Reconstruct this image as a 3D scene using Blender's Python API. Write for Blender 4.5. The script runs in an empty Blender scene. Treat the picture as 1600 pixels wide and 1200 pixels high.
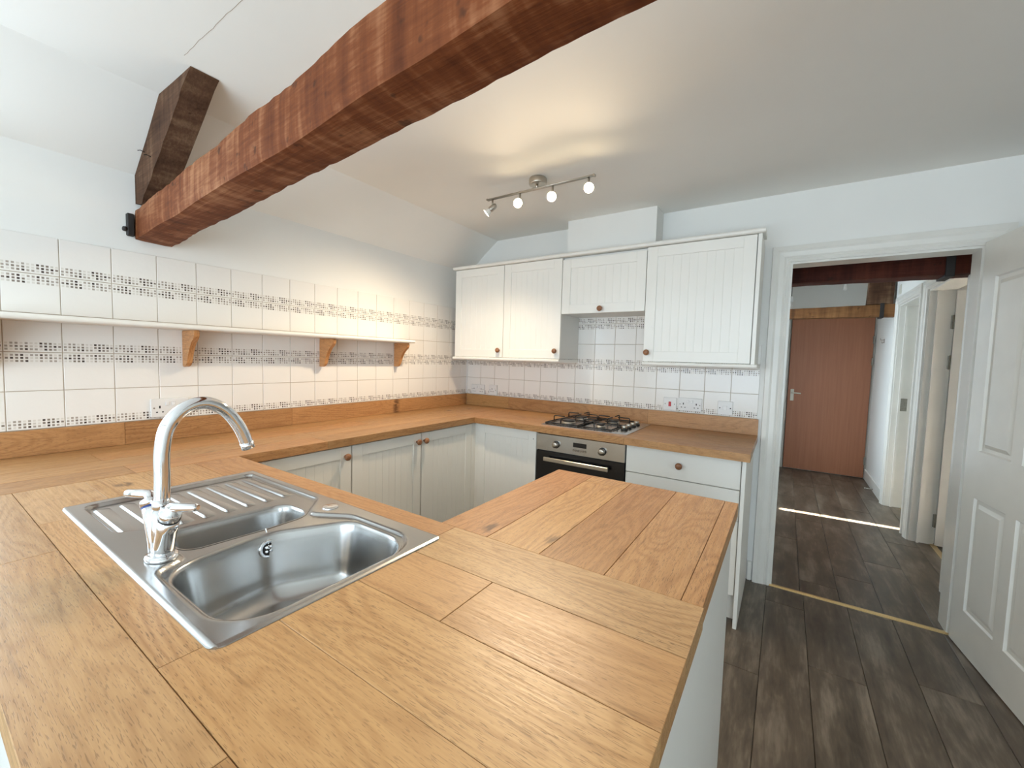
import bpy, bmesh, math, random
from mathutils import Vector, Matrix
random.seed(4)
PI = math.pi
scn = bpy.context.scene
COL = scn.collection

# ------------------------------------------------------------------ camera, world, sun, exposure
cam_d = bpy.data.cameras.new('camera'); cam = bpy.data.objects.new('camera', cam_d); COL.objects.link(cam)
CAM = Vector((2.4404, -2.9349, 1.33815)); YAW, PITCH, ROLL = math.radians(-33.426), math.radians(-3.508), math.radians(1.593)
_f = Vector((math.sin(YAW)*math.cos(PITCH), math.cos(YAW)*math.cos(PITCH), math.sin(PITCH)))
_r = Vector((math.cos(YAW), -math.sin(YAW), 0)); _u = _r.cross(_f)
R_ = math.cos(ROLL)*_r + math.sin(ROLL)*_u; U_ = -math.sin(ROLL)*_r + math.cos(ROLL)*_u
cam.matrix_world = Matrix(((R_.x, U_.x, -_f.x, CAM.x), (R_.y, U_.y, -_f.y, CAM.y), (R_.z, U_.z, -_f.z, CAM.z), (0, 0, 0, 1)))
cam_d.sensor_width = 36; cam_d.lens = 645.613/1600*36; cam_d.clip_start = 0.02
scn.camera = cam

w = bpy.data.worlds.new('world'); scn.world = w; w.use_nodes = True
bg = w.node_tree.nodes['Background']; bg.inputs[0].default_value = (0.73, 0.88, 1.0, 1); bg.inputs[1].default_value = 6.5

def light(name, kind, loc, energy, color=(1, 1, 1), rot=(0, 0, 0)):
    d = bpy.data.lights.new(name, kind); o = bpy.data.objects.new(name, d); COL.objects.link(o)
    o.location = loc; o.rotation_euler = rot; d.energy = energy; d.color = color
    return o, d
SUN_DIR = Vector((-1, -0.07, -0.466)).normalized()
so, sd = light('sun', 'SUN', (8, 2, 6), 220, (1, 0.95, 0.86)); sd.angle = 0.009
so.rotation_euler = SUN_DIR.to_track_quat('-Z', 'Y').to_euler()
def portal(name, loc, rot, sx, sy):
    o, d = light(name, 'AREA', loc, 1, rot=rot); d.shape = 'RECTANGLE'; d.size = sx; d.size_y = sy; d.cycles.is_portal = True
portal('sky_left_window', (-0.14, -3.17, 1.53), (0, -PI/2, 0), 1.04, 0.80)
portal('sky_front_window', (2.15, -5.34, 1.2), (PI/2, 0, 0), 3.7, 2.1)
portal('added_hall_sky_portal', (2.10, 2.25, 1.3), (0, -PI/2, 0), 1.8, 0.7)  # sky through the unseen window added to brighten the hall
portal('added_side_room_sky_portal', (4.45, 4.42, 1.45), (-PI/2, 0, 0), 1.5, 1.5)  # sky through an added end window that fills the farther side room
scn.view_settings.view_transform = 'Standard'; scn.view_settings.look = 'None'
scn.view_settings.gamma = 1; scn.view_settings.use_curve_mapping = False
scn.view_settings.exposure = 0.0

# ------------------------------------------------------------------ material helpers
class NT:
    def __init__(s, name):
        s.m = bpy.data.materials.new(name); s.m.use_nodes = True; s.t = s.m.node_tree; s.n = s.t.nodes
        s.b = s.n['Principled BSDF']
    def add(s, typ, **kw):
        n = s.n.new(typ)
        for k, v in kw.items(): setattr(n, k, v)
        return n
    def link(s, a, b): s.t.links.new(a, b)
    def setin(s, sock, v):
        if hasattr(v, 'is_output') or isinstance(v, bpy.types.NodeSocket): s.link(v, sock)
        else: sock.default_value = v
    def math(s, op, a, b=0.0, c=0.0):
        n = s.add('ShaderNodeMath', operation=op); s.setin(n.inputs[0], a); s.setin(n.inputs[1], b); s.setin(n.inputs[2], c)
        return n.outputs[0]
    def vmath(s, op, a, b=(0, 0, 0)):
        n = s.add('ShaderNodeVectorMath', operation=op); s.setin(n.inputs[0], a); s.setin(n.inputs[1], b)
        return n.outputs[0]
    def noise(s, vec, scale=1.0, detail=2.0, rough=0.5, dist=0.0):
        n = s.add('ShaderNodeTexNoise'); s.setin(n.inputs['Vector'], vec); n.inputs['Scale'].default_value = scale
        n.inputs['Detail'].default_value = detail; n.inputs['Roughness'].default_value = rough; n.inputs['Distortion'].default_value = dist
        return n.outputs[0]
    def ramp(s, f, stops):
        n = s.add('ShaderNodeValToRGB'); s.setin(n.inputs[0], f); e = n.color_ramp.elements
        while len(e) < len(stops): e.new(0.5)
        for i, (p, c) in enumerate(stops):
            e[i].position = p; e[i].color = (c[0], c[1], c[2], 1) if hasattr(c, '__len__') else (c, c, c, 1)
        return n.outputs[0]
    def mix(s, f, a, b, blend='MIX'):
        n = s.add('ShaderNodeMix', data_type='RGBA', blend_type=blend); s.setin(n.inputs[0], f)
        for sock, v in ((n.inputs[6], a), (n.inputs[7], b)):
            s.setin(sock, v if not isinstance(v, tuple) else (v[0], v[1], v[2], 1))
        return n.outputs[2]
    def bump(s, h, strength=0.2, dist=0.002):
        n = s.add('ShaderNodeBump'); s.setin(n.inputs['Height'], h); n.inputs['Strength'].default_value = strength
        n.inputs['Distance'].default_value = dist; s.link(n.outputs[0], s.b.inputs['Normal'])
    def obj(s): return s.add('ShaderNodeTexCoord').outputs['Object']
    def info(s): return s.add('ShaderNodeObjectInfo')
    def base(s, v): s.setin(s.b.inputs['Base Color'], v if not isinstance(v, tuple) else (v[0], v[1], v[2], 1))
    def rough(s, v): s.setin(s.b.inputs['Roughness'], v)

def plain(name, col, rough=0.5, metal=0.0, spec=None, var=0.03, vscale=6.0, bump=0.0, bscale=200.0):
    t = NT(name); o = t.obj()
    n = t.noise(o, vscale, 3)
    f = t.ramp(n, [(0.3, 1 - var), (0.7, 1 + 0.0)])
    t.base(t.mix(1.0, col, f, 'MULTIPLY')); t.rough(rough); t.b.inputs['Metallic'].default_value = metal
    if bump: t.bump(t.noise(o, bscale, 2), bump, 0.001)
    return t.m

M = {}
M['wall'] = plain('wall_paint', (0.86, 0.85, 0.81), 0.75, var=0.03, vscale=3, bump=0.06, bscale=90)
M['ceil'] = plain('ceiling_paint', (0.90, 0.88, 0.83), 0.8, var=0.03, vscale=2, bump=0.05, bscale=60)
M['gloss'] = plain('white_gloss_woodwork', (0.80, 0.78, 0.72), 0.3, var=0.05, vscale=8)
M['cab'] = plain('cream_cabinet_foil', (0.86, 0.84, 0.78), 0.38, var=0.02, vscale=4)
M['carc'] = plain('white_carcass', (0.75, 0.74, 0.70), 0.5)
M['pvc'] = plain('white_plastic', (0.82, 0.82, 0.81), 0.3)
M['black'] = plain('black_enamel', (0.012, 0.012, 0.012), 0.35)
M['dark'] = plain('dark_hole', (0.01, 0.01, 0.01), 0.7)
M['glass_black'] = plain('black_oven_glass', (0.006, 0.006, 0.007), 0.22)
M['red'] = plain('red_rocker', (0.55, 0.02, 0.03), 0.35)
M['blue'] = plain('blue_ring', (0.02, 0.05, 0.2), 0.3)
M['chrome'] = plain('chrome', (0.82, 0.83, 0.85), 0.09, 1.0, var=0.02)
M['nickel'] = plain('brushed_nickel', (0.52, 0.48, 0.42), 0.28, 1.0)
M['brass'] = plain('gold_threshold', (0.72, 0.55, 0.30), 0.35, 1.0)
M['hinge'] = plain('old_steel', (0.35, 0.33, 0.28), 0.45, 1.0, var=0.3, vscale=60)
M['grout'] = plain('beige_grout', (0.46, 0.38, 0.29), 0.85, var=0.15, vscale=30)
M['ivory'] = plain('ivory_handle', (0.75, 0.72, 0.62), 0.4)
M['iron'] = plain('black_iron', (0.02, 0.016, 0.014), 0.6)
M['socketcream'] = plain('white_thermoset', (0.80, 0.79, 0.77), 0.25)

def steel_mat():
    t = NT('brushed_steel'); o = t.obj()
    n = t.noise(t.vmath('MULTIPLY', o, (3, 9, 9)), 1.0, 3)
    t.base(t.ramp(n, [(0.3, (0.46, 0.46, 0.455)), (0.7, (0.53, 0.53, 0.52))]))
    t.rough(0.24); t.b.inputs['Metallic'].default_value = 1
    return t.m
M['steel'] = steel_mat()

def oak_mat(name, light_c, dark_c, knot=True, rough=0.37, sx=1.0):
    t = NT(name); o = t.obj(); inf = t.info()
    r = inf.outputs['Random']
    comb = t.add('ShaderNodeCombineXYZ'); t.setin(comb.inputs[0], t.math('MULTIPLY', r, 37.0)); t.setin(comb.inputs[1], t.math('MULTIPLY', r, 91.0)); t.setin(comb.inputs[2], t.math('MULTIPLY', r, 17.0))
    v = t.vmath('ADD', o, comb.outputs[0])
    low = t.noise(t.vmath('MULTIPLY', v, (1.1*sx, 7, 7)), 1.0, 2, 0.5)
    cath = t.noise(t.vmath('MULTIPLY', v, (1.5*sx, 9, 9)), 1.0, 1.5, 0.45)
    wig = t.noise(t.vmath('MULTIPLY', v, (14*sx, 60, 60)), 1.0, 2, 0.5)
    rings = t.math('SINE', t.math('ADD', t.math('MULTIPLY', cath, 120.0), t.math('MULTIPLY', wig, 3.0)))
    rings = t.math('MULTIPLY_ADD', rings, 0.5, 0.5)
    rings = t.math('POWER', rings, 2.2)
    fib = t.noise(t.vmath('MULTIPLY', v, (7*sx, 260, 260)), 1.0, 3, 0.6)
    pore = t.noise(t.vmath('MULTIPLY', v, (62*sx, 760, 760)), 1.0, 1, 0.5)
    pore = t.ramp(pore, [(0.60, 0.0), (0.66, 1.0)])
    f = t.math('ADD', t.math('MULTIPLY', t.math('MULTIPLY', rings, low), 0.40), t.math('ADD', t.math('MULTIPLY', low, 0.42), t.math('MULTIPLY', fib, 0.52)))
    f = t.math('SUBTRACT', f, 0.17)
    c = t.ramp(f, [(0.12, light_c), (0.75, dark_c)])
    c = t.mix(t.math('MULTIPLY', pore, t.math('MULTIPLY', low, 1.1)), c, tuple(x*0.42 for x in dark_c))
    fleck = t.ramp(t.noise(t.vmath('MULTIPLY', v, (9*sx, 95, 95)), 1.0, 2, 0.6), [(0.60, 0.0), (0.72, 1.0)])
    c = t.mix(t.math('MULTIPLY', fleck, 0.38), c, tuple(x*0.6 for x in dark_c))
    if knot:
        vo = t.add('ShaderNodeTexVoronoi'); t.setin(vo.inputs['Vector'], t.vmath('ADD', t.vmath('MULTIPLY', v, (2.0, 3.2, 0.5)), t.vmath('MULTIPLY', (0.12, 0.3, 0), wig)))
        vo.inputs['Scale'].default_value = 1.5
        k = t.ramp(vo.outputs['Distance'], [(0.040, 1.0), (0.11, 0.0)])
        c = t.mix(t.math('MULTIPLY', k, 0.8), c, (0.07, 0.03, 0.012))
    c = t.mix(1.0, c, inf.outputs['Color'], 'MULTIPLY')
    t.base(c); t.rough(t.ramp(fib, [(0.3, rough - 0.06), (0.7, rough + 0.08)]))
    t.bump(t.math('SUBTRACT', fib, t.math('MULTIPLY', pore, 0.6)), 0.18, 0.0006)
    return t.m
M['oak'] = oak_mat('oiled_oak', (0.60, 0.375, 0.185), (0.35, 0.18, 0.07))
M['knob'] = oak_mat('brown_knob_wood', (0.34, 0.15, 0.065), (0.20, 0.08, 0.032), False, 0.3)
M['bracket'] = oak_mat('pine_bracket', (0.62, 0.31, 0.12), (0.42, 0.18, 0.06), False, 0.4)

def beam_mat(name, c1, c2, c3, rough=0.7):
    t = NT(name); o = t.obj()
    low = t.noise(t.vmath('MULTIPLY', o, (2, 5, 5)), 1.0, 3, 0.6)
    saw = t.noise(t.vmath('MULTIPLY', o, (26, 5, 2.5)), 1.0, 3, 0.6)
    fib = t.noise(t.vmath('MULTIPLY', o, (9, 120, 120)), 1.0, 3, 0.6)
    f = t.math('ADD', t.math('MULTIPLY', low, 0.45), t.math('ADD', t.math('MULTIPLY', saw, 0.4), t.math('MULTIPLY', fib, 0.2)))
    c = t.ramp(f, [(0.36, c1), (0.52, c2), (0.68, c3)])
    sp = t.ramp(t.noise(o, 22, 2, 0.5), [(0.28, 1.0), (0.34, 0.0)])
    c = t.mix(t.math('MULTIPLY', sp, 0.6), c, (0.03, 0.012, 0.006))
    t.base(c); t.rough(rough); t.b.inputs['Specular IOR Level'].default_value = 0.15; t.bump(t.math('ADD', t.math('MULTIPLY', saw, 0.6), fib), 0.5, 0.003)
    return t.m
M['beam'] = beam_mat('reddish_old_beam', (0.075, 0.018, 0.005), (0.16, 0.046, 0.014), (0.36, 0.16, 0.075))
M['strut'] = beam_mat('dark_weathered_beam', (0.035, 0.016, 0.009), (0.10, 0.05, 0.028), (0.22, 0.135, 0.08), 0.75)
M['hallbeam'] = beam_mat('dark_red_beam', (0.03, 0.006, 0.003), (0.06, 0.012, 0.006), (0.10, 0.025, 0.012), 0.6)
M['lintel'] = beam_mat('brown_lintel', (0.07, 0.03, 0.012), (0.19, 0.085, 0.032), (0.30, 0.15, 0.06), 0.6)

def floor_mat():
    t = NT('grey_brown_laminate'); o = t.obj(); inf = t.info(); r = inf.outputs['Random']
    comb = t.add('ShaderNodeCombineXYZ'); t.setin(comb.inputs[0], t.math('MULTIPLY', r, 53.0)); t.setin(comb.inputs[1], t.math('MULTIPLY', r, 31.0))
    v = t.vmath('ADD', o, comb.outputs[0])
    a = t.noise(t.vmath('MULTIPLY', v, (2.2, 9, 9)), 1.0, 4, 0.6, 0.3)
    b = t.noise(t.vmath('MULTIPLY', v, (9, 70, 70)), 1.0, 3, 0.6)
    d = t.noise(t.vmath('MULTIPLY', v, (5, 14, 14)), 1.0, 3, 0.6, 0.8)
    f = t.math('ADD', t.math('MULTIPLY', a, 0.6), t.math('ADD', t.math('MULTIPLY', b, 0.25), t.math('MULTIPLY', d, 0.2)))
    c = t.ramp(f, [(0.40, (0.050, 0.035, 0.023)), (0.53, (0.115, 0.087, 0.060)), (0.66, (0.25, 0.205, 0.155))])
    c = t.mix(t.math('MULTIPLY', r, 0.25), c, (0.10, 0.07, 0.05))
    t.base(c); t.rough(t.ramp(b, [(0.3, 0.30), (0.7, 0.42)])); t.bump(b, 0.12, 0.0008)
    return t.m
M['floor'] = floor_mat()

def tile_mat():
    t = NT('white_tile_with_mosaic_print'); o = t.obj()
    sep = t.add('ShaderNodeSeparateXYZ'); t.link(o, sep.inputs[0]); x, y, z = sep.outputs
    u = t.math('MULTIPLY', t.math('ADD', x, 0.075), 12/0.150)
    v = t.math('DIVIDE', t.math('ADD', z, 0.075 - 0.005), 0.0115)
    iu, iv = t.math('FLOOR', u), t.math('FLOOR', v); fu, fv = t.math('FRACT', u), t.math('FRACT', v)
    def band(f, lo, hi): return t.math('MULTIPLY', t.math('GREATER_THAN', f, lo), t.math('LESS_THAN', f, hi))
    mask = t.math('MULTIPLY', band(fu, 0.20, 0.80), band(fv, 0.18, 0.84))
    mask = t.math('MULTIPLY', mask, band(v, 0.0, 3.0))
    mask = t.math('MULTIPLY', mask, t.math('LESS_THAN', y, -0.004))
    cb = t.add('ShaderNodeCombineXYZ'); t.setin(cb.inputs[0], t.math('ADD', iu, 3.37)); t.setin(cb.inputs[1], t.math('ADD', iv, 8.71))
    wn = t.add('ShaderNodeTexWhiteNoise', noise_dimensions='2D'); t.link(cb.outputs[0], wn.inputs['Vector'])
    rr = t.add('ShaderNodeValToRGB'); t.link(wn.outputs[0], rr.inputs[0]); rr.color_ramp.interpolation = 'CONSTANT'
    e = rr.color_ramp.elements
    while len(e) < 5: e.new(0.5)
    for i, (p, c) in enumerate([(0.0, (0.72, 0.68, 0.62)), (0.30, (0.40, 0.35, 0.30)), (0.52, (0.24, 0.20, 0.165)), (0.76, (0.07, 0.05, 0.042)), (0.92, (0.62, 0.58, 0.52))]):
        e[i].position = p; e[i].color = (*c, 1)
    c = t.mix(mask, (0.84, 0.81, 0.765), rr.outputs[0])
    t.base(c); t.rough(0.16)
    inf = t.info(); cm = t.add('ShaderNodeCombineXYZ'); t.setin(cm.inputs[1], t.math('MULTIPLY', inf.outputs['Random'], 40.0))
    t.bump(t.noise(t.vmath('ADD', o, cm.outputs[0]), 38, 2, 0.5), 0.22, 0.002)
    return t.m
M['tile'] = tile_mat()

def brown_door_mat():
    t = NT('pinkish_brown_door'); o = t.obj()
    n = t.noise(t.vmath('MULTIPLY', o, (60, 60, 2)), 1.0, 3)
    t.base(t.ramp(n, [(0.3, (0.33, 0.125, 0.058)), (0.7, (0.38, 0.15, 0.072))])); t.rough(0.45)
    return t.m
M['browndoor'] = brown_door_mat()

def emit(name, col, s):
    t = NT(name); t.base(col); t.setin(t.b.inputs['Emission Color'], (*col, 1)); t.b.inputs['Emission Strength'].default_value = s
    return t.m
M['bulb'] = emit('lit_bulb', (1.0, 0.80, 0.50), 60)
M['bulb_dim'] = emit('lamp_face', (1.0, 0.92, 0.80), 5)
M['glassbulb'] = plain('clear_bulb_glass', (0.85, 0.83, 0.78), 0.08)
M['whitecloth'] = plain('blind_fabric', (0.7, 0.7, 0.72), 0.8)

# ------------------------------------------------------------------ mesh helpers
class MB:
    def __init__(s): s.bm = bmesh.new()
    def box(s, x0, x1, y0, y1, z0, z1, bev=0.0, seg=1):
        m = bmesh.new(); bmesh.ops.create_cube(m, size=1)
        for v in m.verts: v.co = Vector(((x0+x1)/2 + v.co.x*(x1-x0), (y0+y1)/2 + v.co.y*(y1-y0), (z0+z1)/2 + v.co.z*(z1-z0)))
        if bev > 0: bmesh.ops.bevel(m, geom=list(m.edges), offset=bev, segments=seg, profile=0.5, affect='EDGES')
        return s._merge(m)
    def _merge(s, m, smooth=False):
        mp = {}
        for v in m.verts: mp[v] = s.bm.verts.new(v.co)
        for f in m.faces:
            try:
                nf = s.bm.faces.new([mp[v] for v in f.verts]); nf.smooth = smooth or f.smooth
            except ValueError: pass
        m.free(); return s
    def quad(s, pts):
        s.bm.faces.new([s.bm.verts.new(p) for p in pts]); return s
    def prism(s, poly, axis, a, b):
        # poly = 2D points; extruded along axis from a to b.  axis x: (y,z), y: (x,z), z: (x,y)
        def P(p, t):
            return (t, p[0], p[1]) if axis == 'x' else (p[0], t, p[1]) if axis == 'y' else (p[0], p[1], t)
        A = [s.bm.verts.new(P(p, a)) for p in poly]; B = [s.bm.verts.new(P(p, b)) for p in poly]
        n = len(poly)
        fs = [s.bm.faces.new(A), s.bm.faces.new(list(reversed(B)))]
        for i in range(n): fs.append(s.bm.faces.new([A[i], B[i], B[(i+1) % n], A[(i+1) % n]]))
        return s
    def loft(s, loops, smooth=True, cap0=True, cap1=True, closed=True):
        L = [[s.bm.verts.new(p) for p in lp] for lp in loops]; n = len(L[0])
        for a, b in zip(L, L[1:]):
            for i in range(n if closed else n-1):
                f = s.bm.faces.new([a[i], a[(i+1) % n], b[(i+1) % n], b[i]]); f.smooth = smooth
        if cap0: s.bm.faces.new(list(reversed(L[0])))
        if cap1: s.bm.faces.new(L[-1])
        return s
    def tube(s, path, rad, n=12, cap=True):
        path = [Vector(p) for p in path]; rads = rad if hasattr(rad, '__len__') else [rad]*len(path)
        loops = []; prev = None
        for i, p in enumerate(path):
            t = (path[min(i+1, len(path)-1)] - path[max(i-1, 0)]).normalized()
            if prev is None:
                a = Vector((0, 0, 1)) if abs(t.z) < 0.9 else Vector((1, 0, 0)); u = t.cross(a).normalized()
            else:
                u = (prev - t*prev.dot(t)).normalized()
            prev = u; v = t.cross(u)
            loops.append([p + rads[i]*(math.cos(2*PI*k/n)*u + math.sin(2*PI*k/n)*v) for k in range(n)])
        return s.loft(loops, True, cap, cap)
    def lathe(s, prof, origin, axis=(0, 0, 1), n=20, cap=True):
        # prof: (radius, height) along axis
        ax = Vector(axis).normalized(); o = Vector(origin); a = Vector((0, 0, 1)) if abs(ax.z) < 0.9 else Vector((1, 0, 0))
        u = ax.cross(a).normalized(); v = ax.cross(u)
        return s.loft([[o + ax*h + r*(math.cos(2*PI*k/n)*u + math.sin(2*PI*k/n)*v) for k in range(n)] for r, h in prof], True, cap, cap)
    def done(s, name, mat, parent=None, loc=None, world=True):
        bm = s.bm; bmesh.ops.recalc_face_normals(bm, faces=list(bm.faces))
        me = bpy.data.meshes.new(name); 
        o = bpy.data.objects.new(name, me); COL.objects.link(o)
        if loc is None:
            if parent is None:
                xs = [v.co for v in bm.verts]
                loc = Vector(((min(c.x for c in xs)+max(c.x for c in xs))/2, (min(c.y for c in xs)+max(c.y for c in xs))/2, min(c.z for c in xs)))
            else: loc = wloc(parent)
        loc = Vector(loc)
        if world: bmesh.ops.translate(bm, verts=list(bm.verts), vec=-loc)
        bm.to_mesh(me); bm.free(); me.materials.append(M[mat])
        place(o, loc, parent)
        return o
WL = {}
def wloc(o): return WL.get(o.name, Vector((0, 0, 0)))
def place(o, loc, parent=None):
    WL[o.name] = Vector(loc)
    if parent: o.parent = parent; o.location = Vector(loc) - wloc(parent)
    else: o.location = loc
def tag(o, label, cat, group=None):
    o['label'] = label; o['category'] = cat
    if group: o['group'] = group
    return o
def thing(name, label, cat, loc, group=None):
    o = bpy.data.objects.new(name, None); COL.objects.link(o); o.empty_display_size = 0.1; place(o, loc)
    return tag(o, label, cat, group)
def struct(o): o['kind'] = 'structure'; return o
def sbox(name, mat, boxes, parent=None):
    m = MB()
    for b in boxes: m.box(*b)
    o = m.done(name, mat, parent, loc=(0, 0, 0) if parent is None else None)
    return struct(o) if parent is None else o
def share(name, me, mat, loc, rot, parent, color=None):
    o = bpy.data.objects.new(name, me); COL.objects.link(o)
    if not me.materials: me.materials.append(M[mat])
    place(o, loc, parent); o.rotation_euler = rot
    return o
def wallbox(axis, p0, p1, a0, a1, z0, z1, holes):
    # wall of boxes with rectangular holes; axis 'x' means the wall plane is x=const (p0..p1 thickness), runs along y
    out = []; cuts = sorted(holes); a = a0
    def B(u0, u1, w0, w1):
        if u1 - u0 < 1e-6 or w1 - w0 < 1e-6: return
        out.append((p0, p1, u0, u1, w0, w1) if axis == 'x' else (u0, u1, p0, p1, w0, w1))
    for (h0, h1, hz0, hz1) in cuts:
        B(a, h0, z0, z1); B(h0, h1, z0, hz0); B(h0, h1, hz1, z1); a = h1
    B(a, a1, z0, z1)
    return out

# ------------------------------------------------------------------ room shell
CZ = 2.345; RX = 4.3; FY = -5.2; HX = 3.32; HY = 3.60; HZ = 2.45
wall_left = sbox('wall_left', 'wall', wallbox('x', -0.12, 0, FY-0.12, 0.12, 0, 2.10, [(-3.57, -2.77, 1.01, 2.05)]))
wall_back = sbox('wall_back', 'wall', wallbox('y', 0, 0.12, 0, RX+0.12, 0, 2.60, [(2.43, 3.21, 0, 1.945)]))
wall_right = sbox('wall_right', 'wall', [(RX, RX+0.12, FY-0.12, 0.0, 0, 2.60)])
wall_front = sbox('wall_front', 'wall', wallbox('y', FY-0.12, FY, 0, RX, 0, 2.60, [(0.3, 4.0, 0.15, 2.25)]))
ceiling = sbox('ceiling', 'ceil', [(0.315, RX, FY, 0.0, CZ, CZ+0.2)])
m = MB(); m.prism([(-0.12, 2.10), (0, 2.10), (0.315, CZ), (0.315, CZ+0.2), (-0.12, CZ+0.2)], 'y', FY-0.12, 0.0)
struct(m.done('ceiling_slope', 'ceil', loc=(0, 0, 0)))
# crack along the board joint above the strut
pts = [(0.66 + 0.025*i, -2.335 + 0.001*math.sin(i*0.9) + 0.0008*math.sin(i*2.3)) for i in range(60)]
m = MB(); m.loft([[(x, y-0.0007, CZ-0.0004), (x, y+0.0007, CZ-0.0004), (x, y+0.0007, CZ+0.002), (x, y-0.0007, CZ+0.002)] for x, y in pts], False)
m.done('ceiling_crack', 'grout', ceiling)
# boxing over the extractor
struct(sbox('wall_boxing', 'wall', [(1.064, 1.694, -0.165, 0.0, 2.06, CZ)]))
# window frames behind the viewer, plus an added one in the hall
def window(n, axis, p, a0, a1, z0, z1, bars):
    m = MB(); t = 0.06 if axis == 'y' else 0.03
    def B(u0, u1, w0, w1):
        if axis == 'x': m.box(p-0.05, p+0.01, u0, u1, w0, w1, 0.004)
        else: m.box(u0, u1, p-0.05, p+0.01, w0, w1, 0.004)
    B(a0, a0+t, z0, z1); B(a1-t, a1, z0, z1); B(a0+t, a1-t, z0, z0+t); B(a0+t, a1-t, z1-t, z1)
    for i in range(1, bars): c = a0 + (a1-a0)*i/bars; B(c-t/2, c+t/2, z0+t, z1-t)
    return struct(m.done('window_%d' % n, 'gloss', loc=(0, 0, 0)))
window(1, 'x', -0.06, -3.57, -2.77, 1.01, 2.05, 1)
window(2, 'y', FY-0.03, 0.3, 4.0, 0.15, 2.25, 4)
window(3, 'x', 2.17, 1.9, 2.6, 0.4, 2.2, 1)  # unseen hall window, added to brighten the hall

# hallway shell with two side rooms
sbox('wall_hall_left', 'wall', wallbox('x', 2.12, 2.24, 0.12, HY+0.1, 0, 2.6, [(1.9, 2.6, 0.4, 2.2)]))  # opening cut for the added hall window
sbox('wall_hall_end', 'wall', [(2.24, HX, HY, HY+0.1, 0, 2.6)])
DA = (0.60, 1.46); DB = (1.66, 2.44)
wall_hr = sbox('wall_hall_right', 'wall', wallbox('x', HX, HX+0.13, 0.12, HY+0.1, 0, 2.6, [(DA[0], DA[1], 0, 1.95), (DB[0], DB[1], 0, 1.95)]))
sbox('wall_partition', 'wall', [(HX+0.13, 5.5, 1.50, 1.60, 0, 2.6)])
sbox('wall_side_rooms', 'wall', wallbox('x', 5.5, 5.6, 0.0, 4.4, 0, 2.6, [(0.45, 1.35, 0.15, 0.78), (1.795, 1.905, 0.9, 1.45)]) + [(HX+0.13, 5.5, 0.0, 0.12, 0, 2.6)]  # narrow slit added to shape the sun strip on the hall floor
     + wallbox('y', 4.3, 4.4, HX+0.1, 5.5, 0, 2.6, [(3.7, 5.2, 0.7, 2.2)]))  # end opening added to let diffuse sky light into the side room
sbox('ceiling_hall', 'ceil', [(2.12, 5.6, 0.12, 4.4, HZ, HZ+0.2)])

# ------------------------------------------------------------------ floor boards
floor = sbox('floor', 'black', [(-0.12, 5.6, FY-0.12, 4.4, -0.15, -0.012)])
bmesh_cache = {}
def board_mesh(w_, l_):
    k = (round(w_, 3), round(l_, 3))
    if k not in bmesh_cache:
        m = MB(); g = 0.0009; x, y = l_/2 - g, w_/2 - g; c = 0.0015
        m.loft([[(-x, -y, -0.011), (x, -y, -0.011), (x, y, -0.011), (-x, y, -0.011)], [(-x, -y, -c), (x, -y, -c), (x, y, -c), (-x, y, -c)],
                [(-x+c, -y+c, 0), (x-c, -y+c, 0), (x-c, y-c, 0), (-x+c, y-c, 0)]], False)
        bmesh.ops.recalc_face_normals(m.bm, faces=list(m.bm.faces))
        me = bpy.data.meshes.new('floor_board'); m.bm.to_mesh(me); m.bm.free(); bmesh_cache[k] = me
    return bmesh_cache[k]
def boards(xs, y0, y1, starts, length=1.26):
    for i, (a, b) in enumerate(zip(xs, xs[1:])):
        s0 = starts[i % len(starts)]; y = y0 + ((s0 - y0) % length) - length
        while y < y1:
            c, d = max(y, y0), min(y+length, y1)
            hidden = (b < 2.25 and c > -2.75) or b < 0.02
            if d - c > 0.02 and not hidden:
                share('floor_board', board_mesh(b-a, d-c), 'floor', ((a+b)/2, (c+d)/2, 0), (0, 0, PI/2), floor)
            y += length
kx = [2.415 - 0.193*i for i in range(12, 0, -1)] + [2.418, 2.600, 2.803, 2.990, 3.187] + [3.187 + 0.193*i for i in range(1, 6)]
boards([0.1] + kx + [4.3], FY, -0.012, [-1.4, -0.9, -0.2, -0.7, -1.293, -0.555, -1.178, -0.55, -1.9, -0.75, -0.3])
hx = [2.24, 2.40, 2.586, 2.775, 2.966, 3.165, 3.355, 3.55]
boards(hx + [3.55+0.193*i for i in range(1, 11)], 0.012, 4.3, [0.3, 0.9, 1.45, 0.4, 0.768, 1.3, 0.2])
m = MB(); m.box(2.43, 3.21, -0.014, 0.020, -0.003, 0.004, 0.002); m.box(2.43, 3.21, -0.004, 0.008, 0.003, 0.006, 0.001)
tag(m.done('threshold_strip', 'brass'), 'gold metal threshold strip across the kitchen doorway', 'threshold strip')
for ya, yb in (DA, DB):
    m = MB(); m.box(3.44, 3.475, ya, yb, -0.003, 0.005, 0.002)
    tag(m.done('threshold_strip', 'brass'), 'gold metal threshold strip in the %s side doorway of the hall' % ('nearer' if ya < 1 else 'farther'), 'threshold strip')

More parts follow.
